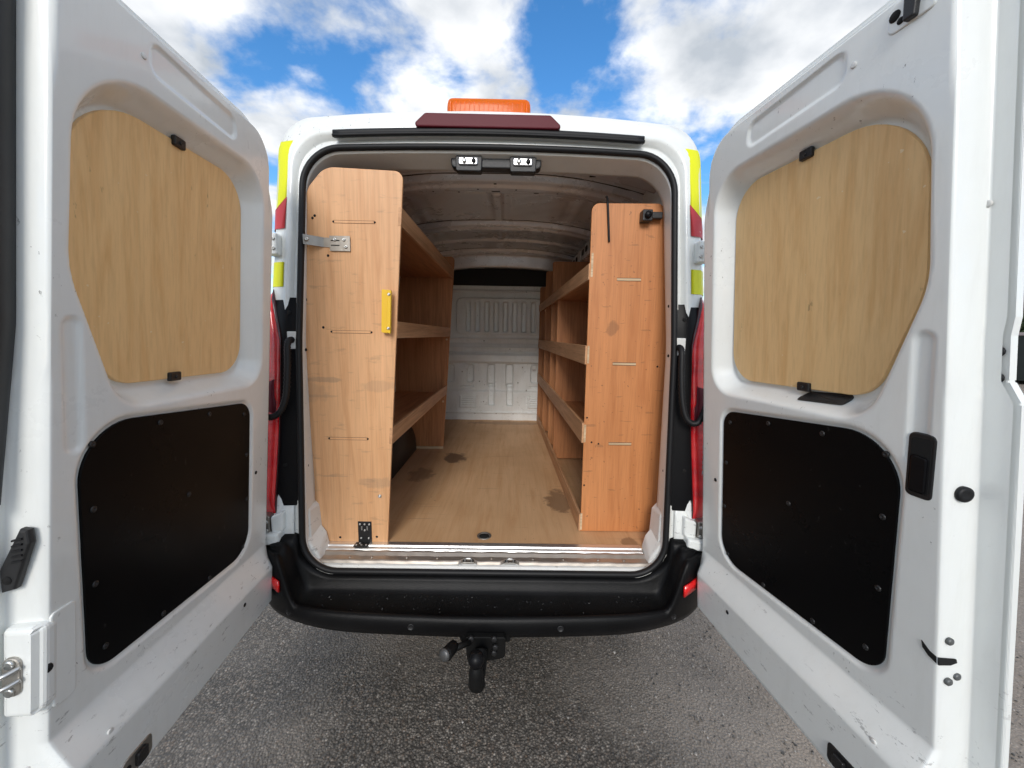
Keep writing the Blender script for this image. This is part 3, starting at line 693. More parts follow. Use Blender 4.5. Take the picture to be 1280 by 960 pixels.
for s in (-1, 1):
    # corner reflector, wrapped on the post
    Vr = []
    pts = [(.838, 1.452), (.87, 1.470), (.90, 1.490), (.925, 1.508)]
    for x, y in pts:
        for dz in (0, 1): Vr.append((s*x, y-.006+.0, .532+.046*dz+.012*(x-.838)/.09))
    rf = mesh('reflector', Vr, [(2*i, 2*i+2, 2*i+3, 2*i+1) for i in range(3)], 'red_reflector', bump)
    md = rf.modifiers.new('thick', 'SOLIDIFY'); md.thickness = .008; md.offset = 0
    for x in (.30, .80):
        y = np.interp(x, [0, .3, .6, .76, .86], [1.378, 1.385, 1.402, 1.43, 1.468])
        ps = lathe('parking_sensor', [(.013, 0), (.013, .003), (.010, .004), (.009, .002), (.004, .002)], (s*x+(.02 if x < .5 else 0), y-.003, .435+.01*(x > .5)), (s*.3*(x > .5), -1, .1), 'black_plastic', bump, 14)
def drops():
    V = []; F = []
    for k in range(170):
        x = RNG.uniform(-.72, .72); y = RNG.uniform(1.41, 1.535) if k % 3 else RNG.uniform(1.48, 1.54); r = RNG.choice([.0024, .0034, .0046, .0065], p=[.45, .3, .17, .08])
        z = .4655+.002*(y-1.41)/.06; b = len(V); n = 7; st = RNG.uniform(.8, 1.5); a0 = RNG.uniform(0, 6)
        for h, q in ((0, 1.), (.35, .85), (.55, .45)):
            for j in range(n): V.append((x+r*q*math.cos(a0+6.283*j/n)*st, y+r*q*math.sin(a0+6.283*j/n), z+h*r))
        V.append((x, y, z+.6*r))
        for i in range(2):
            for j in range(n): F.append((b+i*n+j, b+i*n+(j+1) % n, b+(i+1)*n+(j+1) % n, b+(i+1)*n+j))
        for j in range(n): F.append((b+2*n+j, b+2*n+(j+1) % n, b+3*n))
    o = mesh('water_drops', V, F, 'water', bump); o['kind'] = 'stuff'
drops()
box('underbody', (-.9, 1.60, .30), (.9, 5.5, .56), 'underbody', van, .03)
box('lower_valance', (-.42, 1.47, .335), (.46, 1.56, .40), 'underbody', van, .02)

# tow bar
def towbar():
    tb = box('tow_bar', (-.085, 1.385, .365), (.12, 1.43, .425), 'black_tow', van, .010)
    prism('tow_flange', rpoly([(-.05, .30, .02), (.10, .33, .02), (.10, .42, .01), (-.06, .42, .01)], 4), 1.350, 1.377, lambda x, z, w: (x, w, z), 'black_tow', tb, .003)
    pth = smooth_path([(.005, 1.345, .37), (.003, 1.31, .35), (.0, 1.27, .335), (-.003, 1.235, .335), (-.004, 1.215, .355), (-.004, 1.212, .40), (-.004, 1.212, .435)], 6)
    tube('tow_neck', pth, [.026]*(len(pth)-6)+[.025, .024, .022, .020, .018, .017], 'black_tow', tb, 16)
    lathe('tow_ball', [(.016, -.035), (.020, -.022)]+[(.029*math.sin(q), -.029*math.cos(q)) for q in np.linspace(.8, 2.75, 12)]+[(.010, .0275), (.001, .0275)], (-.004, 1.212, .455), (0, 0, 1), 'black_gloss', tb, 24)
    lathe('neck_collar', [(.030, -.008), (.031, 0), (.030, .008)], (-.003, 1.235, .334), (0, -1, .2), 'black_tow', tb, 18)
    sk = lathe('trailer_socket', [(.014, .05), (.020, .045), (.023, .02), (.024, 0), (.025, -.008), (.02, -.012)], (-.115, 1.27, .425), (.5, 1, -.1), 'black_tow', tb, 16)
    lathe('socket_lid', [(.022, 0), (.023, .006), (.014, .012)], (-.122, 1.255, .432), (-.5, -1, .25), 'socket_grey', sk, 16)
    tube('socket_bracket', [(-.10, 1.29, .42), (-.04, 1.34, .41)], .012, 'black_tow', sk, 8)
    for x, z in ((-.035, .42), (.055, .42), (.055, .36), (-.03, .35), (.06, .385)):
        lathe('bolt', [(.012, 0), (.012, .012), (.008, .014)], (x, 1.350, z), (0, -1, 0), 'screw_black', tb, 6)
towbar()
# wheels
def wheel(x, y):
    s = 1 if x > 0 else -1
    w = lathe('wheel', [(.19, -.10), (.30, -.11), (.335, -.09), (.345, -.03), (.345, .03), (.335, .09), (.30, .11), (.19, .10)], (x, y, .345), (s, 0, 0), 'tyre', van, 36)
    lathe('rim', [(.05, .06), (.06, .085), (.13, .075), (.19, .095), (.20, .10), (.20, .02)], (x, y, .345), (s, 0, 0), 'dull_steel', w, 28)
for x in (-.86, .86):
    for y in (2.82, 6.0): wheel(x, y) if y < 4 else None

# ------------------------------------------------------------------ rear doors
def sfree(z): return .804+.050*(2.25-z)
WIN = rpoly([(.118, 1.395, .10), (.70, 1.405, .11), (.803, 1.715, .25), (.775, 2.155, .20), (.128, 2.165, .12)], 12)
def blk(side, g=0.):
    e = .0 if side < 0 else -.020
    return rpoly([(.180+g, .742+g, .09), (.796+e-g, .790+g, .07), (.800+e-g, 1.400-g, .12), (.182+g, 1.340-g, .06)], 12)
def outl(g=0.): return rpoly([(.055-g, .435-g, .17), (sfree(.435)+.054+g, .435-g, .07), (sfree(1.49)+.056+g, 1.49, .012), (sfree(1.53)+.038+g, 1.53, .012), (sfree(1.62)+.038+g, 1.615, .012), (sfree(1.66)+.043+g, 1.65, .015), (sfree(2.335)+.040+g, 2.335+g, .03), (.050-g, 2.335+g, .15)], 10)
OUT = outl()
def door_depth(S, Z, side=-1):
    W = sdf(WIN, S, Z); B = sdf(blk(side), S, Z); O = sdf(OUT, S, Z); sf = sfree(Z)
    d = np.zeros_like(S)
    d += .012*np.sin(np.clip((Z-.7)/1.6, 0, 1)*math.pi)*0
    # window recess with rounded shoulder
    t = np.clip(-W/.046, 0, 1); d -= .066*(t*t*(3-2*t)*.35+.65*t)
    d -= .009*(1-ss(B, -.004, .010))
    # lower box section standing proud
    tb = np.clip((.708+.03*S-Z)/.085, 0, 1); bmp = (.75*tb+.25*tb*tb*(3-2*tb))*ss(S, .045, .12)
    d += .052*bmp
    # vertical bead, top pressings
    def press(poly, dep, e): 
        nonlocal d
        q = sdf(rpoly(poly, 8), S, Z); d += dep*(1-ss(q, -e, 0))
    press([(.782, 1.335, .02), (.826, 1.335, .02), (.820, 1.625, .024), (.778, 1.625, .024)], -.006, .010)
    press([(.275, 2.195, .03), (.605, 2.200, .03), (.600, 2.278, .03), (.290, 2.268, .03)], -.006, .009)
    # edge walls: free side, top, hinge side, bottom
    fr = ss(S, sf+.002, sf+.013)
    d = d*(1-fr)-.068*fr
    d += 0
    hg = ss(O, -.046, -.030); up = ss(Z, 2.02, 2.24)*(1-fr); d = d-.030*hg*up-.012*ss(O, -.016, -.011)*ss(Z, .50, .72)*(1-fr)
    bt = 1-ss(Z, .460, .482); d = d-.030*bt*(1-fr)
    return d
def build_door(side, ang):
    h = .0052
    zz = np.concatenate([np.linspace(.4355, .50, 40), np.arange(.50+h, 2.27, h), np.linspace(2.272, 2.3345, 40)])
    po = np.array(OUT); pn = np.roll(po, -1, 0); lo = np.full(len(zz), 9.); hi = np.full(len(zz), -9.)
    for a, b in zip(po, pn):
        if abs(a[1]-b[1]) < 1e-9: continue
        t = (zz-a[1])/(b[1]-a[1]); ok = (t >= 0) & (t <= 1); x_ = a[0]+t*(b[0]-a[0])
        lo = np.where(ok, np.minimum(lo, x_), lo); hi = np.where(ok, np.maximum(hi, x_), hi)
    nu = round(.80/h); u = np.linspace(0, 1, nu+1); fl = np.linspace(0, 1, 19)[1:]
    sf_ = np.minimum(sfree(zz), hi-.002)
    S = np.concatenate([lo[None, :]+u[:, None]*(sf_-lo)[None, :], sf_[None, :]+fl[:, None]*(hi-sf_)[None, :]], 0); Z = np.broadcast_to(zz[None, :], S.shape)
    D = door_depth(S, Z, side); S2, Z2, keep = S, Z, None
    sg = -side
    dr = grid_mesh('rear_door', sg*S2, LEAN*(Z2-.6)+D, Z2, 'white_paint', None, keep, flip=(side < 0))
    dr.location = (side*.935, YR, 0); dr.rotation_euler = (0, 0, side*R(90+ang))
    dr.parent = van; dr.matrix_parent_inverse = Matrix.Translation(-van.location)
    fn = lambda s_, z_, d_: (sg*s_, LEAN*(z_-.6)+d_, z_)
    loc = lambda s_, z_, o_=0.: fn(s_, z_, float(door_depth(np.array([[s_]]), np.array([[z_]]), side)[0, 0])+o_)
    dr['label'] = 'open rear door with its free edge at the frame\'s '+('left' if side < 0 else 'right')
    # outer skin and hem
    prism('outer_skin', outl(.005), -.094, -.0780, fn, 'white_paint', dr, .004, 3)
    # plywood board in the window recess
    wb = rpoly([(.165, 1.452, .10), (.665, 1.462, .09), (.757, 1.715, .25), (.736, 2.110, .185), (.168, 2.120, .11)], 12)
    prism('window_board', wb, -.066, -.054, fn, 'ply_window', dr, .0015, 1)
    for s_, z_ in ((.452, 2.112), (.475, 1.463)):
        c = prism('board_clip', rpoly([(s_-.020, z_-.012, .004), (s_+.020, z_-.012, .004), (s_+.020, z_+.014, .004), (s_-.020, z_+.014, .004)], 3), -.056, -.044, fn, 'black_plastic', dr, .003)
        screw(fn(s_, z_, -.044), (0, 1, 0), c, 'screw_black', .005, .003)
    # black lower panel with its screws
    bp = prism('lower_panel', blk(side, .005), -.010, -.0035, fn, 'black_film', dr, .0012, 1)
    for s_, z_ in ((.765, 1.345), (.585, 1.352), (.40, 1.336), (.223, 1.298), (.206, 1.140), (.200, .965), (.222, .782), (.40, .778), (.585, .795), (.752, .842), (.770, 1.015), (.768, 1.195), (.487, 1.108)):
        if side > 0 and s_ > .7: s_ -= .022
        screw(fn(s_, z_, -.0035), (0, 1, 0), bp, 'screw_black', .0075, .003)
    n_out = (0, 1, 0)
    for s_, z_ in ((.835, 1.86), (.150, 1.05), (.62, 2.225), (.80, .66), (.30, .60)): lathe('drain_plug', [(.007, -.002), (.007, .0015), (.004, .002)], loc(s_, z_, .0), n_out, 'jamb_paint' if s_ > .5 else 'rubber', dr, 10)
    def pad(name, pts, o0, o1, m, par, bev=.003):     # thing lying on the inner face
        return prism(name, pts, o0, o1, fn, m, par, bev)
    # latch at the foot
    zf = .515
    lk = pad('foot_latch', rpoly([(.700, zf-.028, .012), (.790, zf-.028, .012), (.790, zf+.032, .02), (.700, zf+.028, .012)], 4), .046, .056, 'dull_steel' if side < 0 else 'black_plastic', dr)
    pad('latch_block', rpoly([(.722, zf-.016, .004), (.752, zf-.016, .004), (.752, zf+.02, .004), (.722, zf+.02, .004)], 3), .055, .066, 'black_plastic', lk)
    lathe('latch_hole', [(.009, 0), (.008, .002)], fn(.772, zf+.004, .056), n_out, 'dark_hole', lk, 12)
    # latch at the head
    if side > 0:
        zh = 2.268
        lk = pad('head_latch', rpoly([(.690, zh-.038, .015), (.775, zh-.038, .01), (.775, zh+.018, .01), (.690, zh+.018, .015)], 4), -.002, .003, 'white_paint', dr)
        pad('latch_block', rpoly([(.728, zh-.036, .004), (.748, zh-.036, .004), (.752, zh+.02, .004), (.728, zh+.02, .004)], 3), .002, .016, 'black_plastic', lk)
        for a, b, r_ in ((.704, zh-.006, .011), (.716, zh-.022, .007), (.764, zh+.006, .008)): lathe('latch_hole', [(r_, 0), (r_*.9, .002)], fn(a, b, .003), n_out, 'dark_hole', lk, 14)
    # dark scuffed paint flakes near the corner of the box section are in the paint itself
    if side > 0:
        # grab slot under the window
        gs_ = rpoly([(.458, 1.424, .008), (.602, 1.432, .008), (.612, 1.462, .008), (.485, 1.452, .008)], 4)
        d0 = -.046
        g = prism('grab_slot', gs_, 0, 1, lambda s_, z_, w: fn(s_, z_, float(door_depth(np.array([[s_]]), np.array([[z_]]), side)[0, 0])+(-.004 if w < .5 else .004)), 'black_plastic', dr, 0)
        prism('slot_hole', rpoly([(.480, 1.430, .006), (.590, 1.436, .006), (.596, 1.454, .006), (.500, 1.448, .006)], 4), 0, 1, lambda s_, z_, w: fn(s_, z_, float(door_depth(np.array([[s_]]), np.array([[z_]]), side)[0, 0])+(-.003 if w < .5 else .0055)), 'dark_hole', g, 0)
        # inside release handle in a black bezel
        b_ = pad('release_handle', rpoly([(.788, 1.272, .012), (.838, 1.272, .012), (.838, 1.412, .012), (.788, 1.412, .012)], 5), -.008, .002, 'black_plastic', dr, .003)
        pad('handle_well', rpoly([(.795, 1.282, .006), (.831, 1.282, .006), (.831, 1.402, .006), (.795, 1.402, .006)], 4), .0015, .0028, 'dark_hole', b_, 0)
        pad('handle_lever', rpoly([(.797, 1.285, .006), (.829, 1.285, .006), (.829, 1.362, .008), (.797, 1.366, .008)], 4), .0022, .0075, 'black_gloss', b_, .004)
        # striker slot and bolt heads on the free edge
        sl_ = pad('edge_slot', [(.843, .962), (.846, .948), (.857, .938), (sfree(.93)+.001, .933), (sfree(.95)+.001, .947), (.858, .950)], .0005, .0022, 'dark_hole', dr, 0)
        prism('slot_tail', [(-.036, .938), (-.020, .934), (.002, .932), (.002, .948), (-.034, .946)], 0, .002, lambda a, z_, w: (sg*(sfree(z_)+.0045+.0045*min(1, max(0, -a/.02))+w), LEAN*(z_-.6)+a, z_), 'dark_hole', sl_, 0)
        for a, z_ in ((-.020, .985), (-.020, .895), (-.040, .905)):
            lathe('edge_bolt', [(.008, -.004), (.008, .001), (.005, .003)], (sg*(sfree(z_)+.0095), LEAN*(z_-.6)+a, z_), (sg, 0, 0), 'bolt_grey', dr, 12)
        lathe('edge_grommet', [(.016, -.005), (.016, .003), (.011, .006), (.006, .004)], (sg*(sfree(1.30)+.012), LEAN*.7-.036, 1.30), (sg, .2, 0), 'rubber', dr, 16)
        for z_ in (1.585, 1.535): lathe('flange_plug', [(.010, 0), (.009, .003)], fn(sfree(z_)+.030, z_, -.0735), n_out, 'rubber', dr, 12)
    else:
        # meeting-edge seal
        zs_ = np.linspace(1.26, 2.325, 50)
        tube('edge_seal', [fn(sfree(z_)+.036+.012*max(0, 1-(z_-1.26)/.35), z_, -.060-.014*max(0, 1-(z_-1.26)/.35)) for z_ in zs_], 0, 'rubber_worn', dr, 12, False, (.030, .016), (1, 0, 0))
        # guide wedge
        ew = lambda a, z_, w: (sg*(sfree(z_)+.013+w), LEAN*(z_-.6)+a, z_)
        wd = prism('guide_wedge', [(-.064, 1.078), (-.040, 1.085), (-.014, 1.178), (-.018, 1.205), (-.032, 1.208), (-.068, 1.125)], -.004, .012, ew, 'rubber_worn', dr, .005, 3)
        for k in range(5): prism('wedge_rib', rpoly([(-.042, 1.140+k*.011, .001), (-.024, 1.144+k*.011, .001), (-.024, 1.148+k*.011, .001), (-.042, 1.144+k*.011, .001)], 2), .011, .015, ew, 'rubber', wd, 0)
        lathe('wedge_hole', [(.009, 0), (.008, .002)], ew(-.052, 1.105, .0115), (sg, 0, 0), 'dark_hole', wd, 12)
        # lock reinforcement wrapped round the edge with its striker
        lb = prism('lock_plate', rpoly([(-.068, .815, .01), (.0, .815, .015), (.0, 1.005, .015), (-.068, 1.005, .01)], 4), -.012, .020, lambda a, z_, w: (sg*(sfree(z_)+.008+w-(.010 if a > -.01 else 0)), LEAN*(z_-.6)+a+.006, z_), 'white_paint', dr, .012, 4)
        pad('lock_flange', rpoly([(.826, .800, .01), (.872, .800, .01), (.868, 1.015, .01), (.818, 1.015, .01)], 4), -.002, .004, 'white_paint', dr, .003)
        st = prism('striker', rpoly([(-.060, .868, .015), (-.026, .868, .015), (-.026, .950, .015), (-.060, .950, .015)], 4), .018, .026, lambda a, z_, w: (sg*(sfree(z_)+.008+w), LEAN*(z_-.6)+a+.006, z_), 'dull_steel', lb, .003)
        for k in (0, 1):
            z0 = .900+k*.026
            tube('striker_bar', smooth_path([(sg*(sfree(z0)+.032), LEAN*(z0-.6)-.02, z0+.004), (sg*(sfree(z0)+.050), LEAN*(z0-.6)-.034, z0), (sg*(sfree(z0)+.052), LEAN*(z0-.6)-.060, z0-.004), (sg*(sfree(z0)+.032), LEAN*(z0-.6)-.066, z0-.004)], 5), .0048, 'steel', st, 8)
        for z_ in (.880, .938): lathe('striker_screw', [(.010, 0), (.009, .004), (.004, .004)], (sg*(sfree(z_)+.034), LEAN*(z_-.6)-.037, z_), (sg, 0, 0), 'zinc', st, 12)
        lathe('lock_plug', [(.012, 0), (.011, .003)], (sg*(sfree(.91)+.010), LEAN*.31+.0, .905), (sg*.7, .7, 0), 'rubber', dr, 14)
    return dr
build_door(-1, -4.2); build_door(1, 6.35)

# ------------------------------------------------------------------ shelving
def lx(z): return -.378-.063*(2.12-z)          # front edge of the left-hand unit leans with the wall
def unit_left():
    u = empty('shelving_unit', (-.65, 2.45, FL), 'pale plywood shelving with a yellow grab handle and three deep shelves', 'shelving')
    y0, y1, th = 1.712, 3.24, .014
    fnY = lambda yy: (lambda x, z, w: (x, yy+w, z))
    end = rpoly([(-.80, FL+.004, .0), (lx(.6), FL+.004, .0), (lx(2.29), 2.282, .035), (-.70, 2.294, .09), (-.782, 2.20, .12), (-.82, 1.9, .02), (-.845, .86, .03), (-.835, .72, .02)], 6)
    e1 = prism('end_panel', end, y0, y0+th, lambda x, z, w: (x, w, z), 'ply_left', u, .0012, 1)
    far = rpoly([(-.88, FL+.002, .0), (lx(.6), FL+.002, .0), (lx(2.25), 2.235, .03), (-.80, 2.235, .03), (-.88, 1.6, .02)], 5)
    e2 = prism('end_panel', far, y1, y1+th, lambda x, z, w: (x, w, z), 'ply_shelf', u, .0012, 1)
    e2.data.materials[0] = MATS['ply_divider']
    # skirting of the far panel
    box('skirting', (-.86, y1-.012, FL+.001), (lx(.6)+.002, y1-.001, FL+.02), 'ply_edge', u, .001)
    for i, (zt, zb) in enumerate(((2.136, 2.060), (1.652, 1.578), (1.166, 1.088))):
        zs = zb+.014 if i < 2 else zb+.016
        bm = bmesh.new(); bm_box(bm, (-.87, y0+th, zb+.004), (lx(zb)-.010, y1, zb+.016), .001, 1); sh = from_bm('shelf', bm, 'ply_shelf', u)
        lp = prism('shelf_lip', [(lx(zb)-.012, zb), (lx(zb)+.002, zb), (lx(zt)+.002, zt), (lx(zt)-.012, zt)], y0+.006 if i == 1 else y0-.0015, y1+.004 if i < 1 else y1+.010, lambda x, z, w: (x, w, z), 'ply_lip', u, .0012, 1)
        # tenons showing through the end panel
        zt_ = (2.072, 1.602, 1.112)[i]; xo = (0, -.028, -.06)[i]
        tn = box('tenon', (-.668+xo, y0-.0012, zt_-.005), (-.496+xo, y0+.002, zt_+.005), 'ply_edge', u, .0005, 1)
        tn.data.materials[0] = MATS['ply_left']
        for q in (-1, 1):
            box('tenon_gap', (-.670+xo, y0-.0006, zt_+q*.0056-.0009), (-.494+xo, y0+.001, zt_+q*.0056+.0009), 'slot_brown', tn, 0)
        for xx in (-.671+xo, -.493+xo): lathe('tenon_hole', [(.0045, 0), (.0045, .0015)], (xx, y0, zt_), (0, -1, 0), 'dark_hole', tn, 8)
    # back braces and hanging slotted strip
    box('back_upright', (-.895, 2.45, FL+.01), (-.875, 2.50, 2.2), 'ply_divider', u, .001)
    st = box('slotted_strip', (lx(1.5)-.09, y0+th+.001, 1.26), (lx(1.5)-.02, y0+th+.004, 1.56), 'dull_steel', u, .001)
    # grab handle
    gh = prism('grab_handle', rpoly([(-.466, 1.602, .006), (-.424, 1.598, .006), (-.416, 1.782, .006), (-.460, 1.788, .006)], 4), y0-.034, y0-.030, lambda x, z, w: (x, w, z), 'yellow_paint', u, .001)
    prism('handle_flange', [(-.440, 1.602), (-.424, 1.598), (-.416, 1.782), (-.432, 1.785)], y0-.046, y0-.034, lambda x, z, w: (x, w, z), 'yellow_paint', gh, .002)
    prism('handle_web', [(-.466, 1.604), (-.461, 1.604), (-.455, 1.786), (-.460, 1.786)], y0-.032, y0-.001, lambda x, z, w: (x, w, z), 'yellow_paint', gh, .001)
    for a, b in ((-.431, 1.620), (-.425, 1.765)): screw((a, y0-.046, b), (0, -1, 0), gh, 'zinc', .007, .004)
    # steel latch strap at the upper outer corner
    pth = [(-.775, 1.655, 1.985), (-.768, 1.662, 1.985), (-.735, 1.690, 1.985), (-.715, y0-.003, 1.985), (-.60, y0-.003, 1.982)]
    V = []; 
    for x, y, z in pth: V += [(x, y, z-.020), (x, y, z+.020)]
    bk = mesh('strap_bracket', V, [(2*i, 2*i+2, 2*i+3, 2*i+1) for i in range(4)], 'dull_steel', u, False); md = bk.modifiers.new('t', 'SOLIDIFY'); md.thickness = .003
    bp = box('bracket_plate', (-.688, y0-.0075, 1.948), (-.600, y0-.0045, 2.012), 'dull_steel', bk, .001)
    for a, b in ((-.625, 1.996), (-.618, 1.966), (-.665, 1.996), (-.760, 1.985)): screw((a, y0-.0075 if a > -.7 else 1.657, b), (0, -1, 0), bk, 'zinc', .008, .004)
    for q in (1.972, 1.992): box('bracket_slot', (-.682, y0-.0083, q-.002), (-.645, y0-.0074, q+.002), 'dark_hole', bk, 0)
    # black angle plate at the foot
    ap = box('angle_plate', (-.612, y0-.004, FL+.004), (-.548, y0-.0005, .708), 'black_plastic', u, .001)
    box('angle_foot', (-.622, y0-.045, FL+.001), (-.556, y0-.0045, FL+.005), 'black_plastic', ap, .001)
    for a, b in ((-.602, .695), (-.580, .695), (-.558, .695), (-.580, .665), (-.598, .625), (-.562, .625)): screw((a, y0-.004, b), (0, -1, 0), ap, 'zinc', .005, .003)
    for a, b in ((-.612, -.030), (-.588, -.030), (-.566, -.030), (-.60, -.015)): screw((a, y0+b, FL+.005), (0, 0, 1), ap, 'zinc', .005, .003)
    for a in (-.594, -.568): box('plate_slot', (a-.003, y0-.0048, .665), (a+.003, y0-.0039, .685), 'zinc', ap, 0)
    for a, b in ((-.75, 2.095), (-.76, 2.085), (-.70, .625), (-.525, .630), (-.735, 1.62), (-.700, 1.93)): lathe('knot_hole', [(.006, 0), (.004, .001)], (a, y0, b), (0, -1, 0), 'dark_hole', e1, 8)
    bt = screw((-.505, y0, .835), (0, -1, 0), u, 'zinc', .009, .005, 'bolt')
    for z in (1.555, 1.02): screw((lx(z)-.025, y1-.001, z), (0, -1, 0), e2, 'ply_edge', .009, .003)
    return u
unit_left()
def unit_right():
    u = empty('shelving_unit', (.66, 3.05, FL), 'orange plywood shelving with many pigeonholes along its inner side', 'shelving')
    y0, y1, th = 1.842, 4.33, .014
    def rx(y): return .472-.044*(y-1.84)/2.5
    end = rpoly([(.478, FL+.003, 0), (.84, FL+.003, 0), (.862, .75, .02), (.862, 1.5, .5), (.815, 2.10, .2), (.80, 2.216, .03), (.468, 2.212, .035)], 5)
    e1 = prism('end_panel', end, y0, y0+th, lambda x, z, w: (x, w, z), 'ply_right', u, .0012, 1)
    def div(y, ztop):
        pl = rpoly([(rx(y)+.012, FL+.012, 0), (.88, FL+.012, 0), (.86, ztop, .02), (rx(y)+.012, ztop, .02)], 4)
        return prism('divider', pl, y, y+.012, lambda x, z, w: (x, w, z), 'ply_divider', u, .001, 1)
    for y, zt in ((2.98, 1.93), (3.36, 2.235), (3.86, 2.235)): div(y, zt)
    prism('end_panel', rpoly([(rx(y1), FL+.003, 0), (.88, FL+.003, 0), (.82, 2.14, .02), (rx(y1), 2.14, .02)], 4), y1, y1+th, lambda x, z, w: (x, w, z), 'ply_divider', u, .001, 1)
    def lip(zb, zt, name='shelf_lip', m='ply_lip', dx=0.):
        a, b = rx(y0)+dx, rx(y1)+dx; bm = bmesh.new(); bm_box(bm, (-.007, 0, zb), (.007, 1, zt), 0)
        for v in bm.verts: t = v.co.y; v.co.x += a+(b-a)*t; v.co.y = y0+(.002 if name == 'shelf_lip' else .004)+(y1+.006-y0)*t
        bmesh.ops.bevel(bm, geom=list(bm.edges), offset=.0012, segments=1, affect='EDGES')
        return from_bm(name, bm, m, u)
    for zb, zt in ((1.868, 1.942), (1.464, 1.556), (1.070, 1.172)):
        lip(zb, zt); box('shelf', (.44+.035, y0+th, zb+.004), (.875, y1, zb+.016), 'ply_shelf', u, .001)
    lip(FL+.002, FL+.092, 'kick_board', 'ply_lip', .004)
    # backing board of the tall bay
    box('back_board', (.868, 3.0, 1.2), (.876, y1, 2.16), 'ply_divider', u, .001)
    for z in (1.871, 1.470, 1.069):
        tn = box('tenon', (.601, y0-.0014, z-.0055), (.714, y0+.002, z+.0055), 'ply_edge', u, .0005, 1)
        for q in (-1, 1): box('tenon_gap', (.600, y0-.0006, z+q*.0062-.0012), (.715, y0+.001, z+q*.0062+.0012), 'dark_hole', tn, 0)
    for z0, z1 in ((1.880, 1.990), (1.470, 1.555), (1.075, 1.165), (.61, .70)):
        box('edge_tenon', (.4745, y0-.0014, z0), (.4845, y0+.002, z1), 'ply_edge', u, .0005, 1)
    for a, b in ((.487, 1.20), (.487, .85), (.55, 1.068), (.82, 1.46), (.515, 1.075)): lathe('knot_hole', [(.005, 0), (.004, .001)], (a, y0, b), (0, -1, 0), 'dark_hole', e1, 8)
    # black spring catch at the outer top corner
    k = box('door_catch', (.690, y0-.050, 2.125), (.735, y0-.001, 2.175), 'black_plastic', u, .004)
    box('catch_arm', (.730, y0-.040, 2.138), (.785, y0-.015, 2.168), 'black_plastic', k, .004)
    lathe('catch_knob', [(.014, 0), (.016, .01), (.010, .016)], (.712, y0-.050, 2.15), (0, -1, 0), 'black_gloss', k, 12)
    return u
unit_right()

# loose black cord over the right-hand end panel
cd = tube('cord', smooth_path([(.545, 1.90, 2.26), (.540, 1.86, 2.245), (.538, 1.834, 2.21), (.546, 1.834, 2.12), (.553, 1.835, 2.04)], 6), .005, 'rubber', None, 8)
cd['label'] = 'thin black cord hung over the top of the orange end panel'; cd['category'] = 'cord'
# ------------------------------------------------------------------ loose chippings on the tarmac
def chips():
    V = []; F = []
    tet = [(1, 0, -.5), (-.5, .87, -.5), (-.5, -.87, -.5), (.6, .5, .45), (-.75, .15, .5), (.3, -.7, .42)]
    fc = [(0, 1, 3), (1, 4, 3), (1, 2, 4), (2, 5, 4), (2, 0, 5), (0, 3, 5), (3, 4, 5)]
    n = 0
    while n < 9000:
        x = RNG.uniform(-2.2, 3.0); y = RNG.uniform(.9, 3.6)
        pr = .04+.96*float(ss(np.array(x), .2, 1.3))
        if RNG.random() > pr: continue
        n += 1; r = .0022+.0035*RNG.random()**2.2+(.003 if RNG.random() < .04 else 0); a = RNG.uniform(0, 6.28); c, s = math.cos(a), math.sin(a); b = len(V); sx, sy, sz = RNG.uniform(.7, 1.3, 3)
        for p in tet:
            px, py = p[0]*sx*r, p[1]*sy*r; V.append((x+px*c-py*s, y+px*s+py*c, .0005+(p[2]+.5)*r*sz*.9))
        F += [(b+i, b+j, b+k) for i, j, k in fc]
    o = mesh('gravel', V, F, 'stone_chips', None, False); o['kind'] = 'stuff'; o['label'] = 'loose stone chippings scattered over the tarmac'; o['category'] = 'gravel'
chips()

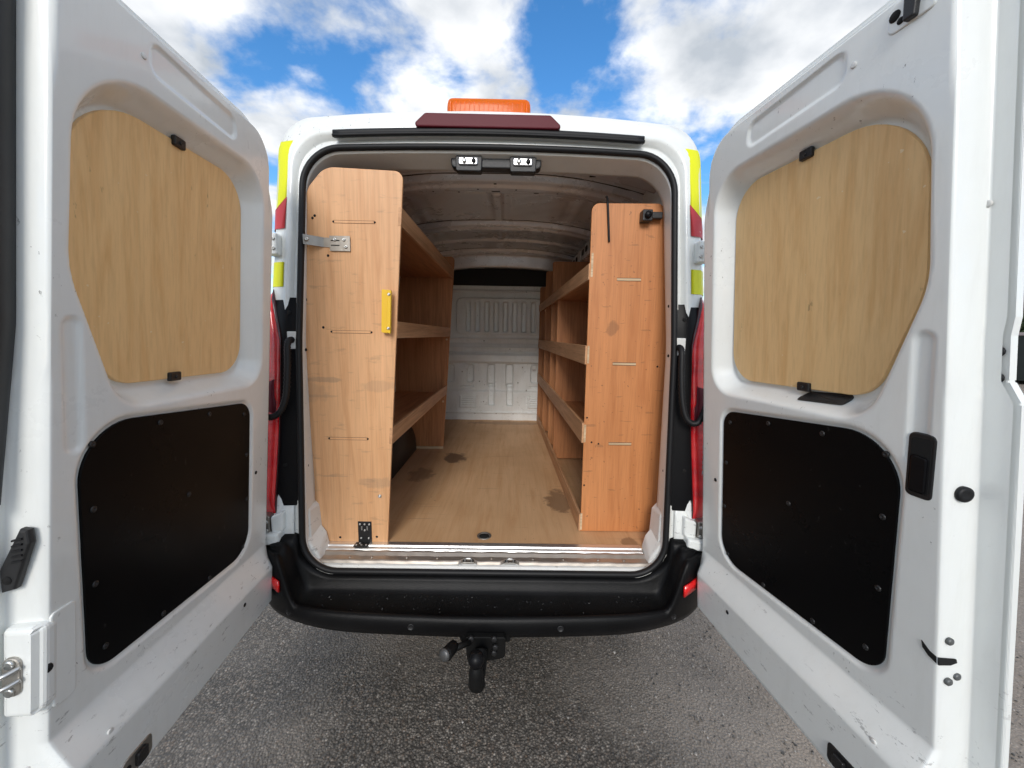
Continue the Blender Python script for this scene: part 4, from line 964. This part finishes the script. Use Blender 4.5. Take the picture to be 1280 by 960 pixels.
# ------------------------------------------------------------------ far right: container and trees
def skip():
    e = empty('waste_container', (21.6, 15.6, 0), 'large dark waste container with a pale rim, far right beyond the door', 'container')
    x0, x1, y0, y1 = 20.3, 24.5, 14.6, 17.
    prism('tub', [(x0+.2, .15), (x1-.2, .15), (x1, 1.95), (x0, 1.95)], y0, y1, lambda x, z, w: (x, w, z), 'bin_green', e, .03)
    box('rim', (x0-.06, y0-.06, 1.93), (x1+.06, y1+.06, 2.05), 'bin_rim', e, .02)
    for k in range(6): box('side_rib', (x0+.5+k*.65, y0-.06, .2), (x0+.58+k*.65, y0+.02, 1.93), 'bin_green', e, .01)
    for x in (x0+.5, x1-.9):
        for y in (y0+.2, y1-.4): box('foot', (x, y, 0), (x+.4, y+.2, .17), 'bin_green', e, .01)
skip()
def tree(x, y, h, w, label, seed):
    rg = np.random.default_rng(seed); e = empty('conifer_tree', (x, y, 0), label, 'tree', 'trees beyond the yard')
    n = 8; V = []; F = []
    for i in range(7):
        t = i/6
        for j in range(n): q = 6.283*j/n; r = .18*(1-t)+.02; V.append((x+r*math.cos(q)+.05*math.sin(i), y+r*math.sin(q), h*.92*t))
    for i in range(6):
        for j in range(n): F.append((i*n+j, i*n+(j+1) % n, (i+1)*n+(j+1) % n, (i+1)*n+j))
    mesh('trunk', V, F, 'bark', e)
    m = 16000; t = rg.random(m)**.8; ang = rg.uniform(0, 6.283, m); lob = 1+.25*np.sin(ang*3+seed)+.2*np.sin(t*21+ang*2)
    rad = w*(1-t)**.75*lob*np.sqrt(rg.random(m)); cz_ = .25+t*(h-.25)
    P = np.stack([x+rad*np.cos(ang), y+rad*np.sin(ang), cz_-.15*rad], 1); V = []; F = []
    d1 = rg.normal(size=(m, 3)); d1 /= np.linalg.norm(d1, axis=1)[:, None]; d2 = np.cross(d1, rg.normal(size=(m, 3))); d2 /= np.linalg.norm(d2, axis=1)[:, None]
    s = rg.uniform(.08, .2, m)[:, None]
    V = np.concatenate([P-d1*s-d2*s*.5, P+d1*s-d2*s*.5, P+d1*s*.8+d2*s*.5, P-d1*s*.6+d2*s*.5], 0); I = np.arange(m)
    F = np.stack([I, I+m, I+2*m, I+3*m], 1)
    mesh('crown', V, F, 'leaf', e, False)
for i, (x, y, h, w, lb) in enumerate([(30.4, 22.0, 8.6, 3.0, 'tall dark conifer just behind the waste container'), (36., 22.5, 7.4, 2.8, 'dark conifer at the far right edge, beyond the container')]): tree(x, y, h, w, lb, 20+i)
for o in bpy.data.objects:
    if '_world' in o: del o['_world']
